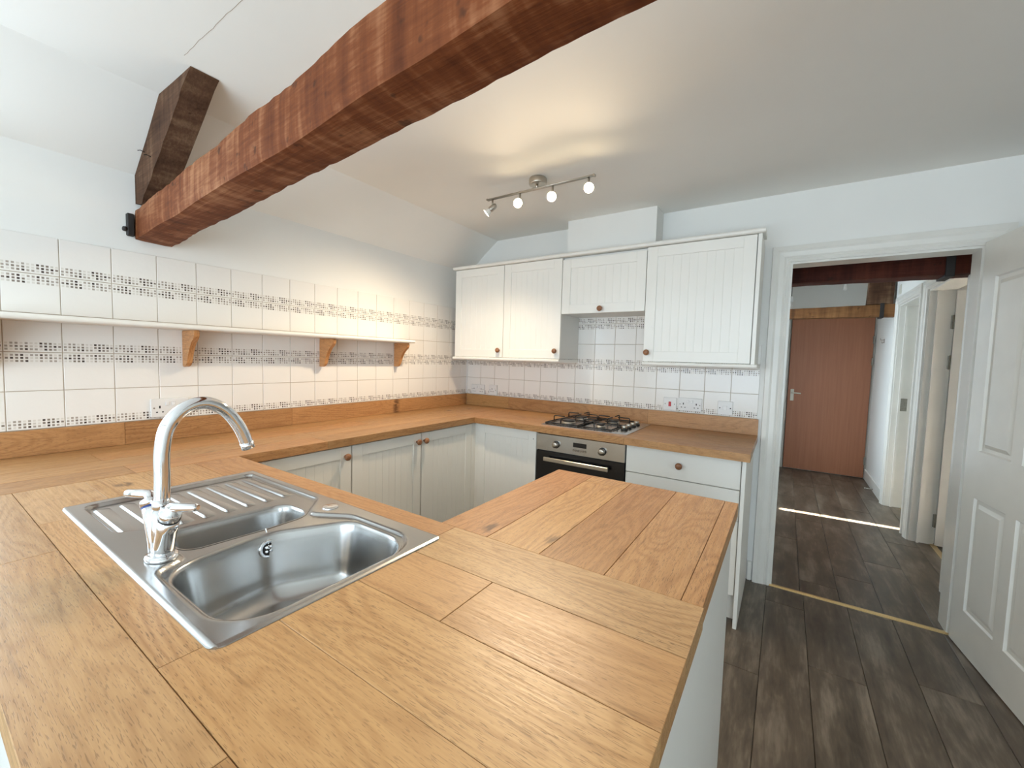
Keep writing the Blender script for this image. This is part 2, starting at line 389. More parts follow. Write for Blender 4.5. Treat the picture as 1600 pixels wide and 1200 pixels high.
# ------------------------------------------------------------------ architraves and linings
ARCH = [(0.0, 0.0), (0.0, 0.012), (0.012, 0.017), (0.020, 0.013), (0.030, 0.019), (0.055, 0.021), (0.066, 0.026), (0.090, 0.024), (0.094, 0.0)]
def architrave(n, a0, a1, zt, mapf, jamb0, jamb1, prof=ARCH, scale=1.0):
    # mapf(a, depth, z) -> world ; frame on the face depth=0
    m = MB(); loops = []
    for d, t in prof:
        d *= scale
        loops.append([mapf(a0-d, t, 0.0), mapf(a0-d, t, zt+d), mapf(a1+d, t, zt+d), mapf(a1+d, t, 0.0)])
    m.loft(loops, False, False, False, closed=False)
    # lining boards and stop
    th = 0.012
    for (u0, u1, w0, w1) in ((a0, a0+th, 0, zt), (a1-th, a1, 0, zt), (a0+th, a1-th, zt-th, zt)):
        p, q = mapf(u0, jamb0, w0), mapf(u1, jamb1, w1)
        m.box(min(p[0], q[0]), max(p[0], q[0]), min(p[1], q[1]), max(p[1], q[1]), w0, w1)
    return struct(m.done('trim_%d' % n, 'gloss', loc=(0, 0, 0)))
architrave(1, 2.43, 3.21, 1.945, lambda a, t, z: (a, -t, z), 0.0, -0.13)
architrave(2, DA[0], DA[1], 1.95, lambda a, t, z: (HX-t, a, z), 0.0, -0.14, scale=0.8)
architrave(3, DB[0], DB[1], 1.95, lambda a, t, z: (HX-t, a, z), 0.0, -0.14, scale=0.8)
architrave(4, 2.475, 3.30, 1.955, lambda a, t, z: (a, HY-t, z), 0.0, -0.02, scale=0.2)
# door stops inside the side doorways
sbox('trim_5', 'gloss', [(3.36, 3.375, DA[1]-0.03, DA[1]-0.012, 0, 1.938), (3.36, 3.375, DB[1]-0.03, DB[1]-0.012, 0, 1.938), (3.36, 3.375, DB[0]+0.012, DB[0]+0.03, 0, 1.938)])
def skirting(name, boxes):
    m = MB()
    for b in boxes: m.box(*b, 0.004)
    struct(m.done(name, 'gloss', loc=(0, 0, 0)))
skirting('baseboard_back', [(2.309, 2.334, -0.016, 0, 0, 0.12), (3.31, RX, -0.016, 0, 0, 0.12)])
skirting('baseboard_hall_end', [(2.24, 2.458, HY-0.016, HY, 0, 0.12)])
skirting('baseboard_hall_right', [(HX-0.016, HX, DB[1]+0.09, HY-0.001, 0, 0.12), (HX-0.016, HX, 0.12, DA[0]-0.09, 0, 0.12)])

# ------------------------------------------------------------------ tiled walls
PW, PZ = 0.15307, 0.15056; ZB = 1.0106; TW = 0.1505; TH = 0.1480; YJ15 = 0.2467; X0 = 0.0175
tcache = {}
def tile_mesh(x0, x1, z0, z1):
    k = tuple(round(v, 4) for v in (x0, x1, z0, z1))
    if k not in tcache:
        m = MB(); c = 0.0012; y0, y1 = 0.0, -0.007
        m.loft([[(x0, y0, z0), (x1, y0, z0), (x1, y0, z1), (x0, y0, z1)], [(x0, y1+c, z0), (x1, y1+c, z0), (x1, y1+c, z1), (x0, y1+c, z1)],
                [(x0+c, y1, z0+c), (x1-c, y1, z0+c), (x1-c, y1, z1-c), (x0+c, y1, z1-c)]], False)
        bmesh.ops.recalc_face_normals(m.bm, faces=list(m.bm.faces))
        me = bpy.data.meshes.new('tile'); m.bm.to_mesh(me); m.bm.free(); tcache[k] = me
    return tcache[k]
FLIP = {0: False, 1: True, 2: False, 3: True, 4: False}
h = TW/2; g = TH/2
sbox('grout_bed', 'grout', [(0.0, 0.0062, -2.765, -0.0, ZB-0.02, ZB+5*PZ-0.004)], wall_left)
sbox('grout_bed', 'grout', [(0.006, X0+15*PW-0.002, -0.0062, 0.0, ZB-0.02, 1.36), (1.0, 1.75, -0.0062, 0.0, 1.36, 1.70)], wall_back)
for r in range(5):
    zc = ZB + (r+0.5)*PZ
    for k in range(-2, 17):     # tile k spans joints k..k+1 on the left wall
        yc = -(YJ15 + (15-k-0.5)*PW)
        lx, hx_ = (-h, h) if -2 < k < 16 else (h-0.070, h) if k == -2 else (-h, -h + 0.094 - 0.004)
        if k == 16: yc = -(0.094 - PW/2)
        fl = FLIP[r]
        me = tile_mesh(lx, hx_, -g, g) if not fl else tile_mesh(-hx_, -lx, -g, g)
        share('tile', me, 'tile', (0.001, yc, zc), (0, PI if fl else 0, PI/2) if not fl else (0, PI, PI/2), wall_left)
    for k in range(0, 15):
        xc = X0 + (k+0.5)*PW
        if r >= 3 and not (6 <= k <= 10): continue
        fl = FLIP[r]; lz, hz = -g, g
        if r == 4:
            hz = 1.70 - zc          # cut by the extractor cabinet
        share('tile', tile_mesh(-h, h, lz, hz), 'tile', (xc, -0.001, zc), (0, PI if fl else 0, 0), wall_back)
sbox('corner_sealant', 'pvc', [(0.0075, X0-0.001, -0.0085, 0, ZB, ZB+2.25*PZ)], wall_back)

# ------------------------------------------------------------------ oak planks and worktops
TINT = {}
def plank(name, poly, z0, z1, along, parent, tint=(1, 1, 1), gap=0.0006, holes=None, bev=0.0009):
    cx = sum(p[0] for p in poly)/len(poly); cy = sum(p[1] for p in poly)/len(poly)
    rot = 0 if along == 'x' else PI/2
    def loc(p): 
        x, y = p[0]-cx, p[1]-cy
        return (x, y) if along == 'x' else (y, -x)
    m = MB()
    if holes is None:
        def ins(d, z):
            out = []
            for x, y in poly: out.append((*loc((x + (d if x < cx else -d), y + (d if y < cy else -d))), z))
            return out
        zc = (z0+z1)/2
        m.loft([[(a, b, c-zc) for a, b, c in ins(gap+bev*0.4, z0)], [(a, b, c-zc) for a, b, c in ins(gap, z0+bev*0.4)], [(a, b, c-zc) for a, b, c in ins(gap, z1-bev*0.7)], [(a, b, c-zc) for a, b, c in ins(gap+bev, z1)]], False)
    else:
        zc = (z0+z1)/2
        for (x0, x1, y0, y1) in holes:
            pts = [loc(p) for p in ((x0, y0), (x1, y0), (x1, y1), (x0, y1))]
            m.prism(pts, 'z', z0-zc, z1-zc)
    bmesh.ops.recalc_face_normals(m.bm, faces=list(m.bm.faces))
    me = bpy.data.meshes.new(name); m.bm.to_mesh(me); m.bm.free(); me.materials.append(M['oak'])
    o = bpy.data.objects.new(name, me); COL.objects.link(o); place(o, (cx, cy, zc), parent); o.rotation_euler = (0, 0, rot)
    v = random.uniform(0.90, 1.06)
    o.color = (tint[0]*v, tint[1]*v, tint[2]*v, 1)
    return o
def rect(x0, x1, y0, y1): return [(x0, y0), (x1, y0), (x1, y1), (x0, y1)]
WZ0, WZ1 = 0.870, 0.910
DK = (0.80, 0.72, 0.62); OR = (0.88, 0.74, 0.62); LT = (1.04, 1.04, 1.0)
wt = thing('wall_worktop', 'long oak plank worktop running along the left wall and round under the hob', 'worktop', (0.3, -1.4, WZ0))
lx = [0.002, 0.155, 0.303, 0.450, 0.598]
cuts = [[-2.876, -2.05, -0.95, -0.004], [-2.876, -2.50, -1.30, -0.004], [-2.876, -1.72, -0.40, -0.004], [-2.876, -2.475, -1.76, -0.62]]
for i in range(4):
    for a, b in zip(cuts[i], cuts[i][1:]):
        plank('plank', rect(lx[i], lx[i+1], a, b), WZ0, WZ1, 'y', wt, random.choice([DK, OR, (0.9, 0.82, 0.72)]))
plank('plank', rect(lx[3], 0.66, -0.62, -0.004), WZ0, WZ1, 'y', wt, OR)
by = [-0.004, -0.172, -0.322, -0.472]
bc = [[0.66, 1.45, 2.322], [0.66, 1.05, 2.0, 2.322], [0.66, 1.72, 2.322]]
for i in range(3):
    for a, b in zip(bc[i], bc[i][1:]): plank('plank', rect(a, b, by[i+1], by[i]), WZ0, WZ1, 'x', wt, random.choice([DK, OR, (0.92, 0.8, 0.66)]))
def yf(x): return -0.620 - 0.045*(x-0.6)/1.72
for a, b in ((0.66, 1.70), (1.70, 2.324)):
    plank('plank', [(a, yf(a)), (b, yf(b)), (b, -0.472), (a, -0.472)], WZ0, WZ1, 'x', wt, (0.92, 0.8, 0.66))
for a, b in ((-2.87, -2.365), (-2.365, -1.62), (-1.62, -0.021)):      # upstands
    plank('upstand', rect(0.0075, 0.0215, a, b), 0.911, ZB-0.001, 'y', wt, OR, bev=0.0008)
for a, b, t in ((0.0225, 0.485, (1.0, 0.9, 0.72)), (0.485, 1.657, OR), (1.657, 2.321, (0.95, 0.8, 0.66))):
    plank('upstand', rect(a, b, -0.0215, -0.0075), 0.911, ZB-0.001, 'x', wt, t, bev=0.0008)

SINK = (0.868, 1.787, -2.697, -2.222); CUT = (0.885, 1.772, -2.683, -2.236)
pt = thing('peninsula_worktop', 'wide oak plank worktop of the peninsula around the steel sink', 'worktop', (1.47, -2.5, WZ0))
py = [-2.157, -2.309, -2.455, -2.603, -2.750, -2.876]
PX1 = 2.345
pc = [[0.600, 1.768, PX1], [0.600, 1.996, PX1], [0.600, PX1], [0.600, 0.975, 1.761, PX1], [0.600, 1.188, 1.972, PX1]]
tints = [[OR, LT], [(0.98, 0.9, 0.8), (1.0, 0.9, 0.78)], [(1.0, 0.96, 0.86)], [(1, 1, 1), (1.02, 0.98, 0.9), (1.0, 0.94, 0.82)], [(1, 1, 1), (0.95, 0.92, 0.85), (0.95, 0.86, 0.72)]]
for i in range(5):
    for j, (a, b) in enumerate(zip(pc[i], pc[i][1:])):
        y1, y0 = py[i], py[i+1]; q = 0.0006
        x0, x1, u0, u1 = a+q, b-q, y0+q, y1-q
        if x0 < CUT[1] and x1 > CUT[0] and u0 < CUT[3] and u1 > CUT[2]:
            hs = []
            if x0 < CUT[0]: hs.append((x0, CUT[0], u0, u1))
            if x1 > CUT[1]: hs.append((CUT[1], x1, u0, u1))
            m0, m1 = max(x0, CUT[0]), min(x1, CUT[1])
            if u0 < CUT[2]: hs.append((m0, m1, u0, CUT[2]))
            if u1 > CUT[3]: hs.append((m0, m1, CUT[3], u1))
            if not hs: continue
            if u0 >= CUT[2] and u1 <= CUT[3]:
                for hh in hs: plank('plank', rect(*hh), WZ0, WZ1, 'x', pt, tints[i][j], gap=0.0)
            else:
                plank('plank', rect(a, b, y0, y1), WZ0, WZ1, 'x', pt, tints[i][j], holes=hs)
        else:
            plank('plank', rect(a, b, y0, y1), WZ0, WZ1, 'x', pt, tints[i][j])
rt = thing('return_worktop', 'short oak worktop of parallel planks jutting from the peninsula toward the oven', 'worktop', (2.03, -1.83, WZ0))
rx = [1.720, 1.866, 2.010, 2.160, 2.306, 2.343]
rtint = [(0.86, 0.70, 0.58), (1.05, 0.98, 0.84), (0.90, 0.76, 0.62), (1.0, 0.9, 0.78), (0.96, 0.84, 0.70)]
for i in range(5):
    segs = [-2.157, -1.58, -1.493] if i == 1 else [-2.157, -1.493]
    for a, b in zip(segs, segs[1:]): plank('plank', rect(rx[i], rx[i+1], a, b), WZ0, WZ1, 'y', rt, rtint[i])

# ------------------------------------------------------------------ cabinet doors
def shaker(w_, h_, t=0.020, st=0.062, groove=0.048, plainpanel=False):
    """door in local coords: x 0..w, z 0..h, face toward -y (front at y=-t)"""
    m = MB()
    for b in ((0, st, 0, h_), (w_-st, w_, 0, h_)): m.box(b[0], b[1], -t, 0, b[2], b[3], 0.0015)
    for b in ((0, st), (h_-st, h_)): m.box(st, w_-st, -t, 0, b[0], b[1], 0.0015)
    pw = w_ - 2*st; n = max(2, round(pw/groove)); d = 0.006; gv = 0.0015
    prof = [(st, -t+d)]
    if not plainpanel:
        for i in range(1, n):
            x = st + pw*i/n; prof += [(x-gv, -t+d), (x, -t+d+gv*0.9), (x+gv, -t+d)]
    prof += [(w_-st, -t+d)]
    A = [m.bm.verts.new((x, y, st)) for x, y in prof]; B = [m.bm.verts.new((x, y, h_-st)) for x, y in prof]
    for i in range(len(prof)-1): m.bm.faces.new([A[i], A[i+1], B[i+1], B[i]])
    m.box(st, w_-st, -0.008, -0.002, st, h_-st)
    return m
def slab(w_, h_, t=0.020):
    m = MB(); m.box(0, w_, -t, 0, 0, h_, 0.002); return m
def knob_at(parent, loc, axis):
    m = MB(); m.lathe([(0.008, 0), (0.0075, 0.010), (0.011, 0.013), (0.0165, 0.018), (0.0185, 0.024), (0.017, 0.030), (0.011, 0.0345), (0.004, 0.036)], (0, 0, 0), axis, 18)
    o = m.done('knob', 'knob', None, loc=(0, 0, 0), world=False); o.color = (1, 1, 1, 1)
    o.parent = parent
    return o
def door_on(parent, name, mb, loc, rot, knob=None):
    bmesh.ops.recalc_face_normals(mb.bm, faces=list(mb.bm.faces))
    me = bpy.data.meshes.new(name); mb.bm.to_mesh(me); mb.bm.free(); me.materials.append(M['cab'])
    o = bpy.data.objects.new(name, me); COL.objects.link(o); place(o, loc, parent); o.rotation_euler = (0, 0, rot)
    if knob:
        k = knob_at(o, loc, (0, -1, 0)); k.location = (knob[0], -0.019, knob[1])
    return o
def carcass(mb, x0, x1, y0, y1, z0, z1, openside, t=0.018):
    for s, b in (('x-', (x0, x0+t, y0, y1)), ('x+', (x1-t, x1, y0, y1)), ('y-', (x0+t, x1-t, y0, y0+t)), ('y+', (x0+t, x1-t, y1-t, y1))):
        if s not in openside: mb.box(*b, z0, z1)
    mb.box(x0+t, x1-t, y0+t, y1-t, z0, z0+t)

# base units on the left wall (fronts face +x at x=0.575)
FX = 0.578; Z0, Z1 = 0.155, 0.862
kn = [('second', 0), ]
bl = [(-2.105, -1.614, True, 'cream base cabinet with beaded door nearest the sink on the left wall'),
      (-1.610, -1.118, True, 'cream base cabinet with beaded door in the middle of the left run'),
      (-1.114, -0.622, False, 'cream base cabinet with beaded door next to the inside corner on the left run')]
for a, b, right, lab in bl:
    t = thing('base_cabinet', lab, 'cabinet', (0.3, (a+b)/2, 0), 'base cabinets under the wall worktop')
    m = MB(); carcass(m, 0.03, FX-0.021, a, b, 0.15, 0.868, ()); m.done('carcass', 'carc', t)
    m = MB(); m.box(0.49, 0.51, a, b, 0, 0.15); m.done('plinth', 'cab', t)
    w_ = b-a-0.004
    door_on(t, 'door', shaker(w_, Z1-Z0), (FX-0.020, a+0.002, Z0), PI/2, ((w_-0.035) if right else 0.018, 0.812-Z0))
# corner post
m = MB(); m.box(0.545, FX, -0.620, -0.560, 0.155, 0.866, 0.002); m.box(FX-0.02, 0.604, -0.578, -0.556, 0.155, 0.866, 0.002)
tag(m.done('corner_post', 'cab'), 'narrow cream corner post between the two base cabinet runs', 'corner post')
# base units on the back wall (fronts face -y at y=-0.58)
FYB = -0.583
t = thing('base_cabinet', 'cream corner base cabinet with knobless door left of the oven', 'cabinet', (0.85, -0.3, 0), 'base cabinets under the wall worktop')
m = MB(); carcass(m, 0.61, 1.092, FYB+0.021, -0.03, 0.15, 0.868, ()); m.done('carcass', 'carc', t)
m = MB(); m.box(0.61, 1.092, -0.52, -0.50, 0, 0.15); m.done('plinth', 'cab', t)
d = door_on(t, 'door', shaker(0.486, Z1-Z0), (0.606, FYB+0.020, Z0), 0)
m = MB(); m.lathe([(0.003, 0), (0.003, 0.001)], (0.465, -0.0205, 0.655), (0, -1, 0), 8); o = m.done('screw_hole', 'dark', None, loc=(0, 0, 0), world=False); o.parent = d
t = thing('drawer_unit', 'cream three drawer base unit right of the oven', 'drawer unit', (1.98, -0.3, 0))
m = MB(); carcass(m, 1.696, 2.284, FYB+0.021, -0.03, 0.15, 0.868, ()); m.done('carcass', 'carc', t)
m = MB(); m.box(1.696, 2.284, -0.52, -0.50, 0, 0.15); m.done('plinth', 'cab', t)
for z0, z1 in ((0.155, 0.543), (0.547, 0.702), (0.706, 0.862)):
    door_on(t, 'drawer_front', slab(0.586, z1-z0), (1.697, FYB+0.020, z0), 0, (0.293, 0.75*(z1-z0) if z1-z0 > 0.3 else 0.5*(z1-z0)))
m = MB(); m.box(2.288, 2.306, -0.612, -0.018, 0, 0.868, 0.001); m.done('end_panel', 'cab', t)

# peninsula and return carcasses
t = thing('peninsula_cabinet', 'white base cabinet with two doors under the peninsula sink', 'cabinet', (1.5, -2.5, 0))
m = MB(); m.box(0.62, 2.309, -2.81, -2.792, 0, 0.868); m.done('back_panel', 'cab', t)
MB().box(0.62, 1.70, -2.27, -2.25, 0, 0.15).done('plinth', 'cab', t)
MB().box(0.62, 2.307, -2.79, -2.25, 0.15, 0.168).done('bottom_board', 'carc', t)
tag(MB().box(2.309, 2.327, -2.83, -1.475, 0, 0.869, 0.001).done('end_panel', 'cab'), 'large plain white panel closing the right end of the peninsula', 'panel')
for a, b in ((0.62, 1.16), (1.162, 1.70)):
    door_on(t, 'door', shaker(b-a-0.004, Z1-Z0), (b-0.002, -2.208, Z0), PI, (0.04, 0.65))
t = thing('return_cabinet', 'cream base cabinet under the short return worktop', 'cabinet', (2.03, -1.83, 0))
m = MB(); carcass(m, 1.765, 2.307, -2.155, -1.500, 0.15, 0.868, ()); m.done('carcass', 'carc', t)
MB().box(1.86, 1.88, -2.15, -1.56, 0, 0.15).done('plinth', 'cab', t)
door_on(t, 'door', shaker(0.60, Z1-Z0), (1.763, -1.52, Z0), -PI/2, (0.56, 0.65))

# wall cabinets
WY = -0.320; CB, CT = 1.345, 2.045
t = thing('wall_cabinet', 'white wall cabinet with two beaded doors and brown knobs left of the extractor', 'cabinet', (0.62, -0.15, CB), 'wall cabinets')
m = MB(); m.box(0.133, 1.106, WY+0.021, -0.009, CB, CT); m.done('carcass', 'carc', t)
door_on(t, 'door', shaker(0.482, CT-CB), (0.134, WY+0.020, CB), 0, (0.450, 0.055))
door_on(t, 'door', shaker(0.487, CT-CB), (0.620, WY+0.020, CB), 0, (0.455, 0.055))
t = thing('wall_cabinet', 'short white wall cabinet with one lift door over the hob', 'cabinet', (1.40, -0.15, 1.66), 'wall cabinets')
m = MB(); m.box(1.112, 1.686, WY+0.021, -0.009, 1.66, CT); m.done('carcass', 'carc', t)
door_on(t, 'door', shaker(0.576, 0.372), (1.111, WY+0.020, 1.658), 0, (0.288, 0.026))
t = thing('wall_cabinet', 'tall white wall cabinet with one wide beaded door beside the doorway', 'cabinet', (1.98, -0.15, CB), 'wall cabinets')
m = MB(); m.box(1.692, 2.276, WY+0.021, -0.009, CB, CT); m.done('carcass', 'carc', t)
door_on(t, 'door', shaker(0.583, CT-CB), (1.691, WY+0.020, CB), 0, (0.024, 0.055))
m = MB(); m.box(2.278, 2.297, WY, -0.009, CB-0.003, CT+0.002, 0.001); m.done('end_panel', 'cab', t)
def round_trim(m, x0, x1, yf_, yb, z0, z1):
    r = (z1-z0)/2; zc = (z0+z1)/2
    prof = [(yb, z0), (yb, z1)] + [(yf_ + r - r*math.sin(a), zc + r*math.cos(a)) for a in [PI*i/8 for i in range(9)]]
    m.prism(prof, 'x', x0, x1)
m = MB(); round_trim(m, 0.118, 2.312, WY-0.022, -0.17, CT+0.003, CT+0.028)
tag(m.done('cornice', 'cab'), 'white rounded cornice strip along the top of the wall cabinets', 'cornice')
for a, b, l in ((0.118, 1.107, 'two door wall cabinet'), (1.688, 2.309, 'wall cabinet beside the doorway')):
    m = MB(); round_trim(m, a, b, WY-0.012, -0.008, CB-0.025, CB-0.002)
    tag(m.done('pelmet', 'cab'), 'white rounded pelmet board under the ' + l, 'pelmet', 'pelmets under the wall cabinets')

# ------------------------------------------------------------------ oven and hob
t = thing('oven', 'built-in stainless steel oven with black glass door under the hob', 'oven', (1.39, -0.3, 0.16))
OY = FYB - 0.004
m = MB(); m.box(1.100, 1.690, OY+0.02, -0.03, 0.160, 0.866); m.done('body', 'black', t)
cp = (MB().box(1.098, 1.691, OY, OY+0.02, 0.748, 0.856, 0.002)).done('control_panel', 'steel', t)
for x in (1.243, 1.553):
    m = MB(); m.lathe([(0.024, 0), (0.024, 0.004), (0.021, 0.005)], (x, OY, 0.797), (0, -1, 0), 24); k = m.done('knob_ring', 'black', cp)
    m = MB(); m.lathe([(0.020, 0.004), (0.0205, 0.012), (0.020, 0.024), (0.017, 0.028), (0.006, 0.029)], (x, OY, 0.797), (0, -1, 0), 24); m.done('knob', 'nickel', cp)
MB().box(1.360, 1.450, OY-0.0015, OY+0.002, 0.798, 0.826, 0.001).done('display', 'glass_black', cp)
for i in range(6):
    m = MB(); m.lathe([(0.0062, 0), (0.0062, 0.0016)], (1.365+0.0157*i, OY, 0.778), (0, -1, 0), 12)
    m.done('button', 'black', cp)
    m = MB(); m.lathe([(0.0042, 0.0014), (0.004, 0.0026)], (1.365+0.0157*i, OY, 0.778), (0, -1, 0), 12)
    m.done('button_cap', 'nickel', cp)
dr = MB().box(1.099, 1.690, OY+0.001, OY+0.02, 0.165, 0.745, 0.002).done('oven_door', 'glass_black', t)
m = MB(); m.box(1.172, 1.604, OY-0.040, OY-0.028, 0.688, 0.713, 0.002); m.done('handle', 'nickel', dr)
for x in (1.19, 1.585): MB().box(x-0.008, x+0.008, OY-0.029, OY+0.003, 0.694, 0.708).done('handle_mount', 'black', dr)
HB = (1.112, 1.690, -0.562, -0.052); HZ0 = 0.9102
t = thing('gas_hob', 'stainless steel four burner gas hob with black pan supports', 'hob', (1.40, -0.3, HZ0))
m = MB(); m.loft([[(HB[0], HB[2], HZ0), (HB[1], HB[2], HZ0), (HB[1], HB[3], HZ0), (HB[0], HB[3], HZ0)],
                  [(HB[0], HB[2], HZ0+0.003), (HB[1], HB[2], HZ0+0.003), (HB[1], HB[3], HZ0+0.003), (HB[0], HB[3], HZ0+0.003)],
                  [(HB[0]+0.018, HB[2]+0.018, HZ0+0.008), (HB[1]-0.018, HB[2]+0.018, HZ0+0.008), (HB[1]-0.018, HB[3]-0.018, HZ0+0.008), (HB[0]+0.018, HB[3]-0.018, HZ0+0.008)]], False)
m.done('hob_plate', 'steel', t)
zt = HZ0+0.008
burn = [(1.245, -0.42, 0.045), (1.245, -0.19, 0.034), (1.475, -0.43, 0.028), (1.475, -0.19, 0.038)]
for x, y, r in burn:
    b = MB().lathe([(r+0.004, 0), (r+0.004, 0.006), (r, 0.012)], (x, y, zt), (0, 0, 1), 24).done('burner', 'nickel', t)
    MB().lathe([(r-0.003, 0.012), (r-0.001, 0.015), (r-0.003, 0.020), (r*0.5, 0.021)], (x, y, zt), (0, 0, 1), 24).done('burner_cap', 'black', b)
for gx0, gx1, bs in ((1.135, 1.355, burn[:2]), (1.365, 1.585, burn[2:])):
    m = MB(); r = 0.0045; zf = zt+0.006; zp = zt+0.040
    y0, y1 = -0.540, -0.075
    c = [(gx0, y0, zf), (gx1, y0, zf), (gx1, y1, zf), (gx0, y1, zf), (gx0, y0, zf)]
    for a, b in zip(c, c[1:]): m.tube([a, b], r, 8)
    ym = (y0+y1)/2; m.tube([(gx0, ym, zf), (gx1, ym, zf)], r, 8)
    for x, y, rr in bs:
        yl, yh = (y0, ym) if y < ym else (ym, y1)
        for p, q in (((gx0, y), (x-0.03, y)), ((gx1, y), (x+0.03, y)), ((x, yl), (x, y-0.03)), ((x, yh), (x, y+0.03))):
            P, Q = Vector((*p, 0)), Vector((*q, 0)); d_ = (Q-P).normalized()
            m.tube([(P.x, P.y, zf), (P.x, P.y, zp-0.008), (P.x+d_.x*0.003, P.y+d_.y*0.003, zp-0.002), (P.x+d_.x*0.009, P.y+d_.y*0.009, zp), (Q.x, Q.y, zp)], r*0.85, 8)
    m.done('pan_support', 'black', t)
for i in range(4):
    k = MB().lathe([(0.021, 0), (0.020, 0.008), (0.018, 0.009)], (1.632, -0.44+0.085*i, zt), (0, 0, 1), 20).done('control_knob', 'black', t)
    MB().lathe([(0.018, 0.009), (0.0175, 0.024), (0.016, 0.026)], (1.632, -0.44+0.085*i, zt), (0, 0, 1), 20).done('knob_cap', 'nickel', k)

# ------------------------------------------------------------------ sink
def smooth_loop(pts, n=10):
    out = []; N = len(pts)
    for i in range(N):
        p0, p1, p2, p3 = [Vector((*pts[(i+j-1) % N], 0)) for j in range(4)]
        for k in range(n):
            t_ = k/n
            out.append(0.5*((2*p1) + (p2-p0)*t_ + (2*p0-5*p1+4*p2-p3)*t_**2 + (3*p1-p0-3*p2+p3)*t_**3))
    return [(v.x, v.y) for v in out]
def round_poly(pts, rads, n=8):
    out = []; N = len(pts)
    for i in range(N):
        a, b, c = Vector(pts[i-1]), Vector(pts[i]), Vector(pts[(i+1) % N]); r = rads[i] if hasattr(rads, '__len__') else rads
        u, v = (a-b).normalized(), (c-b).normalized(); ang = u.angle(v); d_ = min(r/math.tan(ang/2), 0.49*min((a-b).length, (c-b).length)); rr = d_*math.tan(ang/2)
        ctr = b + (u+v).normalized()*(rr/math.sin(ang/2))
        s0 = b+u*d_ - ctr; s1 = b+v*d_ - ctr
        a0 = math.atan2(s0.y, s0.x); a1 = math.atan2(s1.y, s1.x); da = (a1-a0+PI) % (2*PI) - PI
        for k in range(n+1): out.append((ctr.x + rr*math.cos(a0+da*k/n), ctr.y + rr*math.sin(a0+da*k/n)))
    return out
def resample(loop, n):
    P = [Vector((*p, 0)) for p in loop]; N = len(P); L = [0]
    for i in range(N): L.append(L[-1] + (P[(i+1) % N]-P[i]).length)
    out = []; j = 0
    for k in range(n):
        s_ = L[-1]*k/n
        while L[j+1] < s_: j += 1
        f = (s_-L[j])/max(1e-9, L[j+1]-L[j]); q = P[j].lerp(P[(j+1) % N], f); out.append((q.x, q.y))
    return out
def inset(loop, d):
    N = len(loop); out = []
    area = sum(loop[i][0]*loop[(i+1) % N][1]-loop[(i+1) % N][0]*loop[i][1] for i in range(N))
    s_ = 1 if area > 0 else -1
    for i in range(N):
        a, b = Vector(loop[i-1]), Vector(loop[(i+1) % N]); t_ = (b-a).normalized()
        out.append((loop[i][0] - s_*t_.y*d, loop[i][1] + s_*t_.x*d))
    return out
def sdf(loop, x, y):
    # signed distance: negative inside
    best = 1e9; inside = False; N = len(loop); bp = None
    for i in range(N):
        x0, y0 = loop[i]; x1, y1 = loop[(i+1) % N]
        dx, dy = x1-x0, y1-y0; t_ = max(0, min(1, ((x-x0)*dx+(y-y0)*dy)/max(1e-12, dx*dx+dy*dy)))
        px, py_ = x0+t_*dx, y0+t_*dy; d_ = math.hypot(x-px, y-py_)
        if d_ < best: best = d_; bp = (px, py_)
        if (y0 > y) != (y1 > y) and x < (x1-x0)*(y-y0)/(y1-y0)+x0: inside = not inside
    return (-best if inside else best), bp
MAIN = resample(round_poly([(1.452, -2.662), (1.424, -2.45), (1.520, -2.280), (1.759, -2.280), (1.759, -2.662)], [0.085, 0.12, 0.07, 0.09, 0.09]), 72)
HALF = resample(round_poly([(1.236, -2.600), (1.262, -2.318), (1.400, -2.312), (1.404, -2.44), (1.392, -2.600)], [0.04, 0.05, 0.05, 0.1, 0.04]), 56)
LEDGE = resample(round_poly([(0.900, -2.665), (0.900, -2.246), (1.318, -2.246), (1.40, -2.325), (1.505, -2.264), (1.768, -2.264), (1.768, -2.672), (1.455, -2.672), (1.43, -2.617), (1.20, -2.617), (1.18, -2.665)], [0.03, 0.03, 0.035, 0.03, 0.05, 0.09, 0.09, 0.03, 0.03, 0.03, 0.03]), 160)
SZ = 0.9105
def sstep(a, b, t_):
    t_ = max(0, min(1, (t_-a)/(b-a))); return t_*t_*(3-2*t_)
RIDGE_Y = [-2.645 + 0.0505*i for i in range(8)]
def plate_z(x, y, dl):
    z = SZ + 0.0035
    edge = min(x-SINK[0], SINK[1]-x, y-SINK[2], SINK[3]-y)
    z -= 0.0033*(1-sstep(0, 0.008, edge))
    z -= 0.0080*sstep(0.001, 0.010, -dl)
    return z
